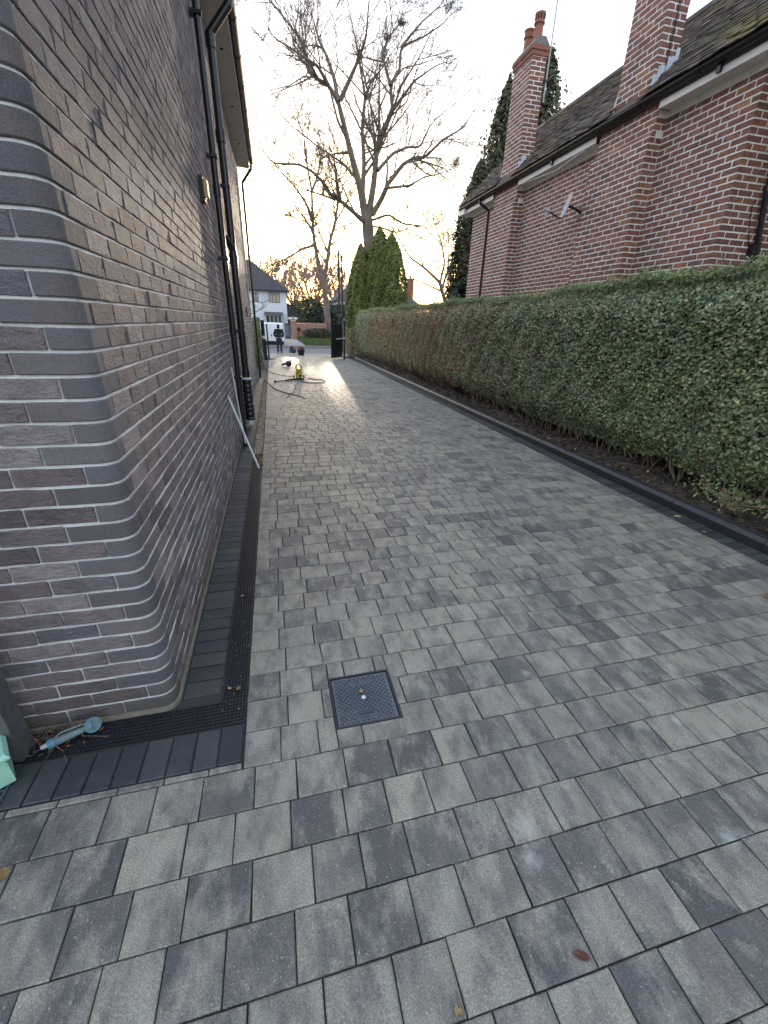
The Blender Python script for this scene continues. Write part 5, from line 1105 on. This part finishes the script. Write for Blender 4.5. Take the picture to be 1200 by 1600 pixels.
m = MB(); m.box(-.17, .17, -.12, .12, .002, .13, .012); m.xf(M); m.build('tub', 'mint_plastic', bx); m = MB(); m.box(-.185, .185, -.135, .135, .131, .165, .012); m.box(-.13, .13, -.085, .085, .166, .18, .006); m.xf(M); m.build('lid', 'mint_plastic', bx)
dg = empty('gully_grate', (-1.22, 1.36, 0), 'small square dark gully grate beside the mint box', 'grate')
m = MB()
for i in range(7): m.box(-1.30+i*.026, -1.292+i*.026, 1.27, 1.43, .0, .008); m.box(-1.30, -1.136, 1.27+i*.026, 1.278+i*.026, .0005, .0085)
m.build('bars', 'cast_iron', dg)
hn = empty('hose_nozzle', (-.98, 1.51, .02), 'faded turquoise garden spray nozzle lying on the slotted drain', 'spray nozzle')
a = np.array([-1.075, 1.478, .03]); b = np.array([-.905, 1.535, .045]); d = (b-a)/np.linalg.norm(b-a); up_ = np.array([0, 0, 1.])
m = MB(); m.tube([a+d*.03, a+d*.06, b-d*.02], [.017, .019, .013], 12); m.build('grip', 'teal_grey', hn)
m = MB(); m.tube([a+d*.02, a+d*.045], .021, 12); m.tube([b-d*.022, b-d*.005, b+d*.004], [.014, .026, .03], 14); m.build('collar', 'teal_plastic', hn)
f_ = np.array([d[0]*.5, d[1]*.5-.55, .62]); f_ /= np.linalg.norm(f_)
m = MB(); m.tube([b-f_*.012, b+f_*.004, b+f_*.014], [.027, .032, .032], 18); hd = m.build('spray_head', 'teal_plastic', hn); m = MB(); m.tube([b+f_*.0142, b+f_*.017], .027, 16); m.tube([b+f_*.0172, b+f_*.022], .007, 8); m.build('spray_face', 'teal_grey', hd)
m = MB(); m.tube([a-d*.005, a+d*.022], [.009, .011], 10); m.build('connector', 'dish_grey', hn); m = MB(); m.tube([a+d*.05+up_*.02, a+d*.07+up_*.035, b-d*.03+up_*.03, b-d*.02+up_*.018], .0045, 6); m.build('trigger', 'teal_grey', hn)
n = 110; leaves('plant_litter', np.stack([rng.normal(-1.05, .07, n), rng.normal(1.55, .035, n), .004+rng.uniform(0, .012, n)], 1), .028, 'leaf_orange', nrm=np.array([0, 0, 1.]), asp=.25, kind='stuff', label='brown plant litter collected against the foot of the wall', cat='litter')
pol = []
for i in range(60):
    p = np.array([rng.normal(-1.06, .06), rng.normal(1.53, .04), .006]); d_ = rng.normal(0, .04, 3); d_[2] = abs(d_[2])*.3; pol.append((np.array([p, p+d_]), [.0016, .001]))
v, f = tubes(pol, 3); obj('dry_stalks', v, f, 'bark', label='thin dry stalks lying at the wall foot near the post', cat='stalks', kind='stuff')
# ------------------------------------------------------------------ fallen leaves, cone and twig
LF = [((3.83, 2.95), .075, 'pale leaf lying on the dark edging by the kerb'), ((3.78, 2.61), .045, 'small leaf on the dark edging nearest the camera'), ((3.22, 2.29), .045, 'yellow leaf on the paving near the right edging'), ((3.27, 1.69), .06, 'orange leaf at the right edge of the picture'), ((1.79, 1.78), .03, 'tiny pale leaf in the middle of the paving'),
      ((-1.0, 1.02), .05, 'pale yellow leaf at the left edge of the paving'), ((.30, 1.50), .03, 'small pale leaf lying on the manhole cover'), ((.07, 3.35), .035, 'pale leaf on the paving near the drain'), ((-.33, 2.45), .03, 'cream leaf scrap on the drain grating'), ((-.30, 1.65), .034, 'orange leaf scrap on the drain grating at its corner'), ((-.345, 1.66), .022, 'white leaf scrap on the drain grating at its corner'), ((.62, 2.42), .025, 'pale scrap on the paving beyond the manhole cover')]
for (x, y), s_, lb in LF:
    k = 7; v = []; f = []; a0 = random.uniform(0, 6.28); z_ = .003
    for i in range(k+1):
        u = i/k; w = .34*math.sin(math.pi*u**.85)*(1+.22*(-1)**i); 
        for sd in (-1, 0, 1): v.append(((u-.5)*s_, sd*w*s_, z_+abs(sd)*.08*s_+.12*s_*(u-.5)**2))
    for i in range(k):
        for c_ in (0, 1): q_ = i*3+c_; f.append((q_, q_+3, q_+4, q_+1))
    v = np.array(v); R_ = np.array([[math.cos(a0), -math.sin(a0), 0], [math.sin(a0), math.cos(a0), 0], [0, 0, 1]]); v = v@R_.T+np.array([x, y, .0])
    obj('fallen_leaf', v, f, 'fallen' if 'orange' not in lb else 'leaf_orange', tint=np.full(len(v), random.random()), label=lb, cat='leaf', group='fallen leaves on the paving')
co = empty('fir_cone', (.75, .405, 0), 'small reddish brown fir cone lying on the near paving', 'cone')
m = MB(); c0 = np.array([.733, .413, .009]); ax = np.array([.036, -.020, 0]); axn = ax/np.linalg.norm(ax)
m.tube([c0, c0+ax*.5, c0+ax], [.004, .008, .004], 8); m.build('core', 'cone_brown', co); m = MB()
for i in range(46):
    u = (i+.5)/46; an = i*2.4; pr_ = np.cross(axn, Z1); rr_ = .0085*math.sin(math.pi*(.12+.8*u)); dd = pr_*math.cos(an)+Z1*math.sin(an); p = c0+ax*u+dd*rr_*.6; e = p+dd*rr_*.7+axn*.004; sd = np.cross(dd, axn)*.0042
    m.add([p-sd, p+sd, e+sd*.9, e-sd*.9, e+axn*.0015+dd*.001], [(0, 1, 2, 3), (3, 2, 4)])
m.build('scales', 'cone_brown', co)
tw = empty('dry_twig', (.36, .40, 0), 'thin dry twig with a curled leaf on the near paving', 'twig')
m = MB(); p = [G(712, 1548), G(716, 1562), G(722, 1575), G(727, 1590)]; m.tube([(a_, b_, .004+.003*i) for i, (a_, b_, _) in enumerate(p)], .0022, 6); m.build('stem', 'bark', tw)
q_ = G(718, 1582); leaves('curled_leaf', [(q_[0], q_[1], .006), (q_[0]-.008, q_[1]+.004, .005)], .022, 'fallen', tw, np.array([0, 0, 1.]), .4)
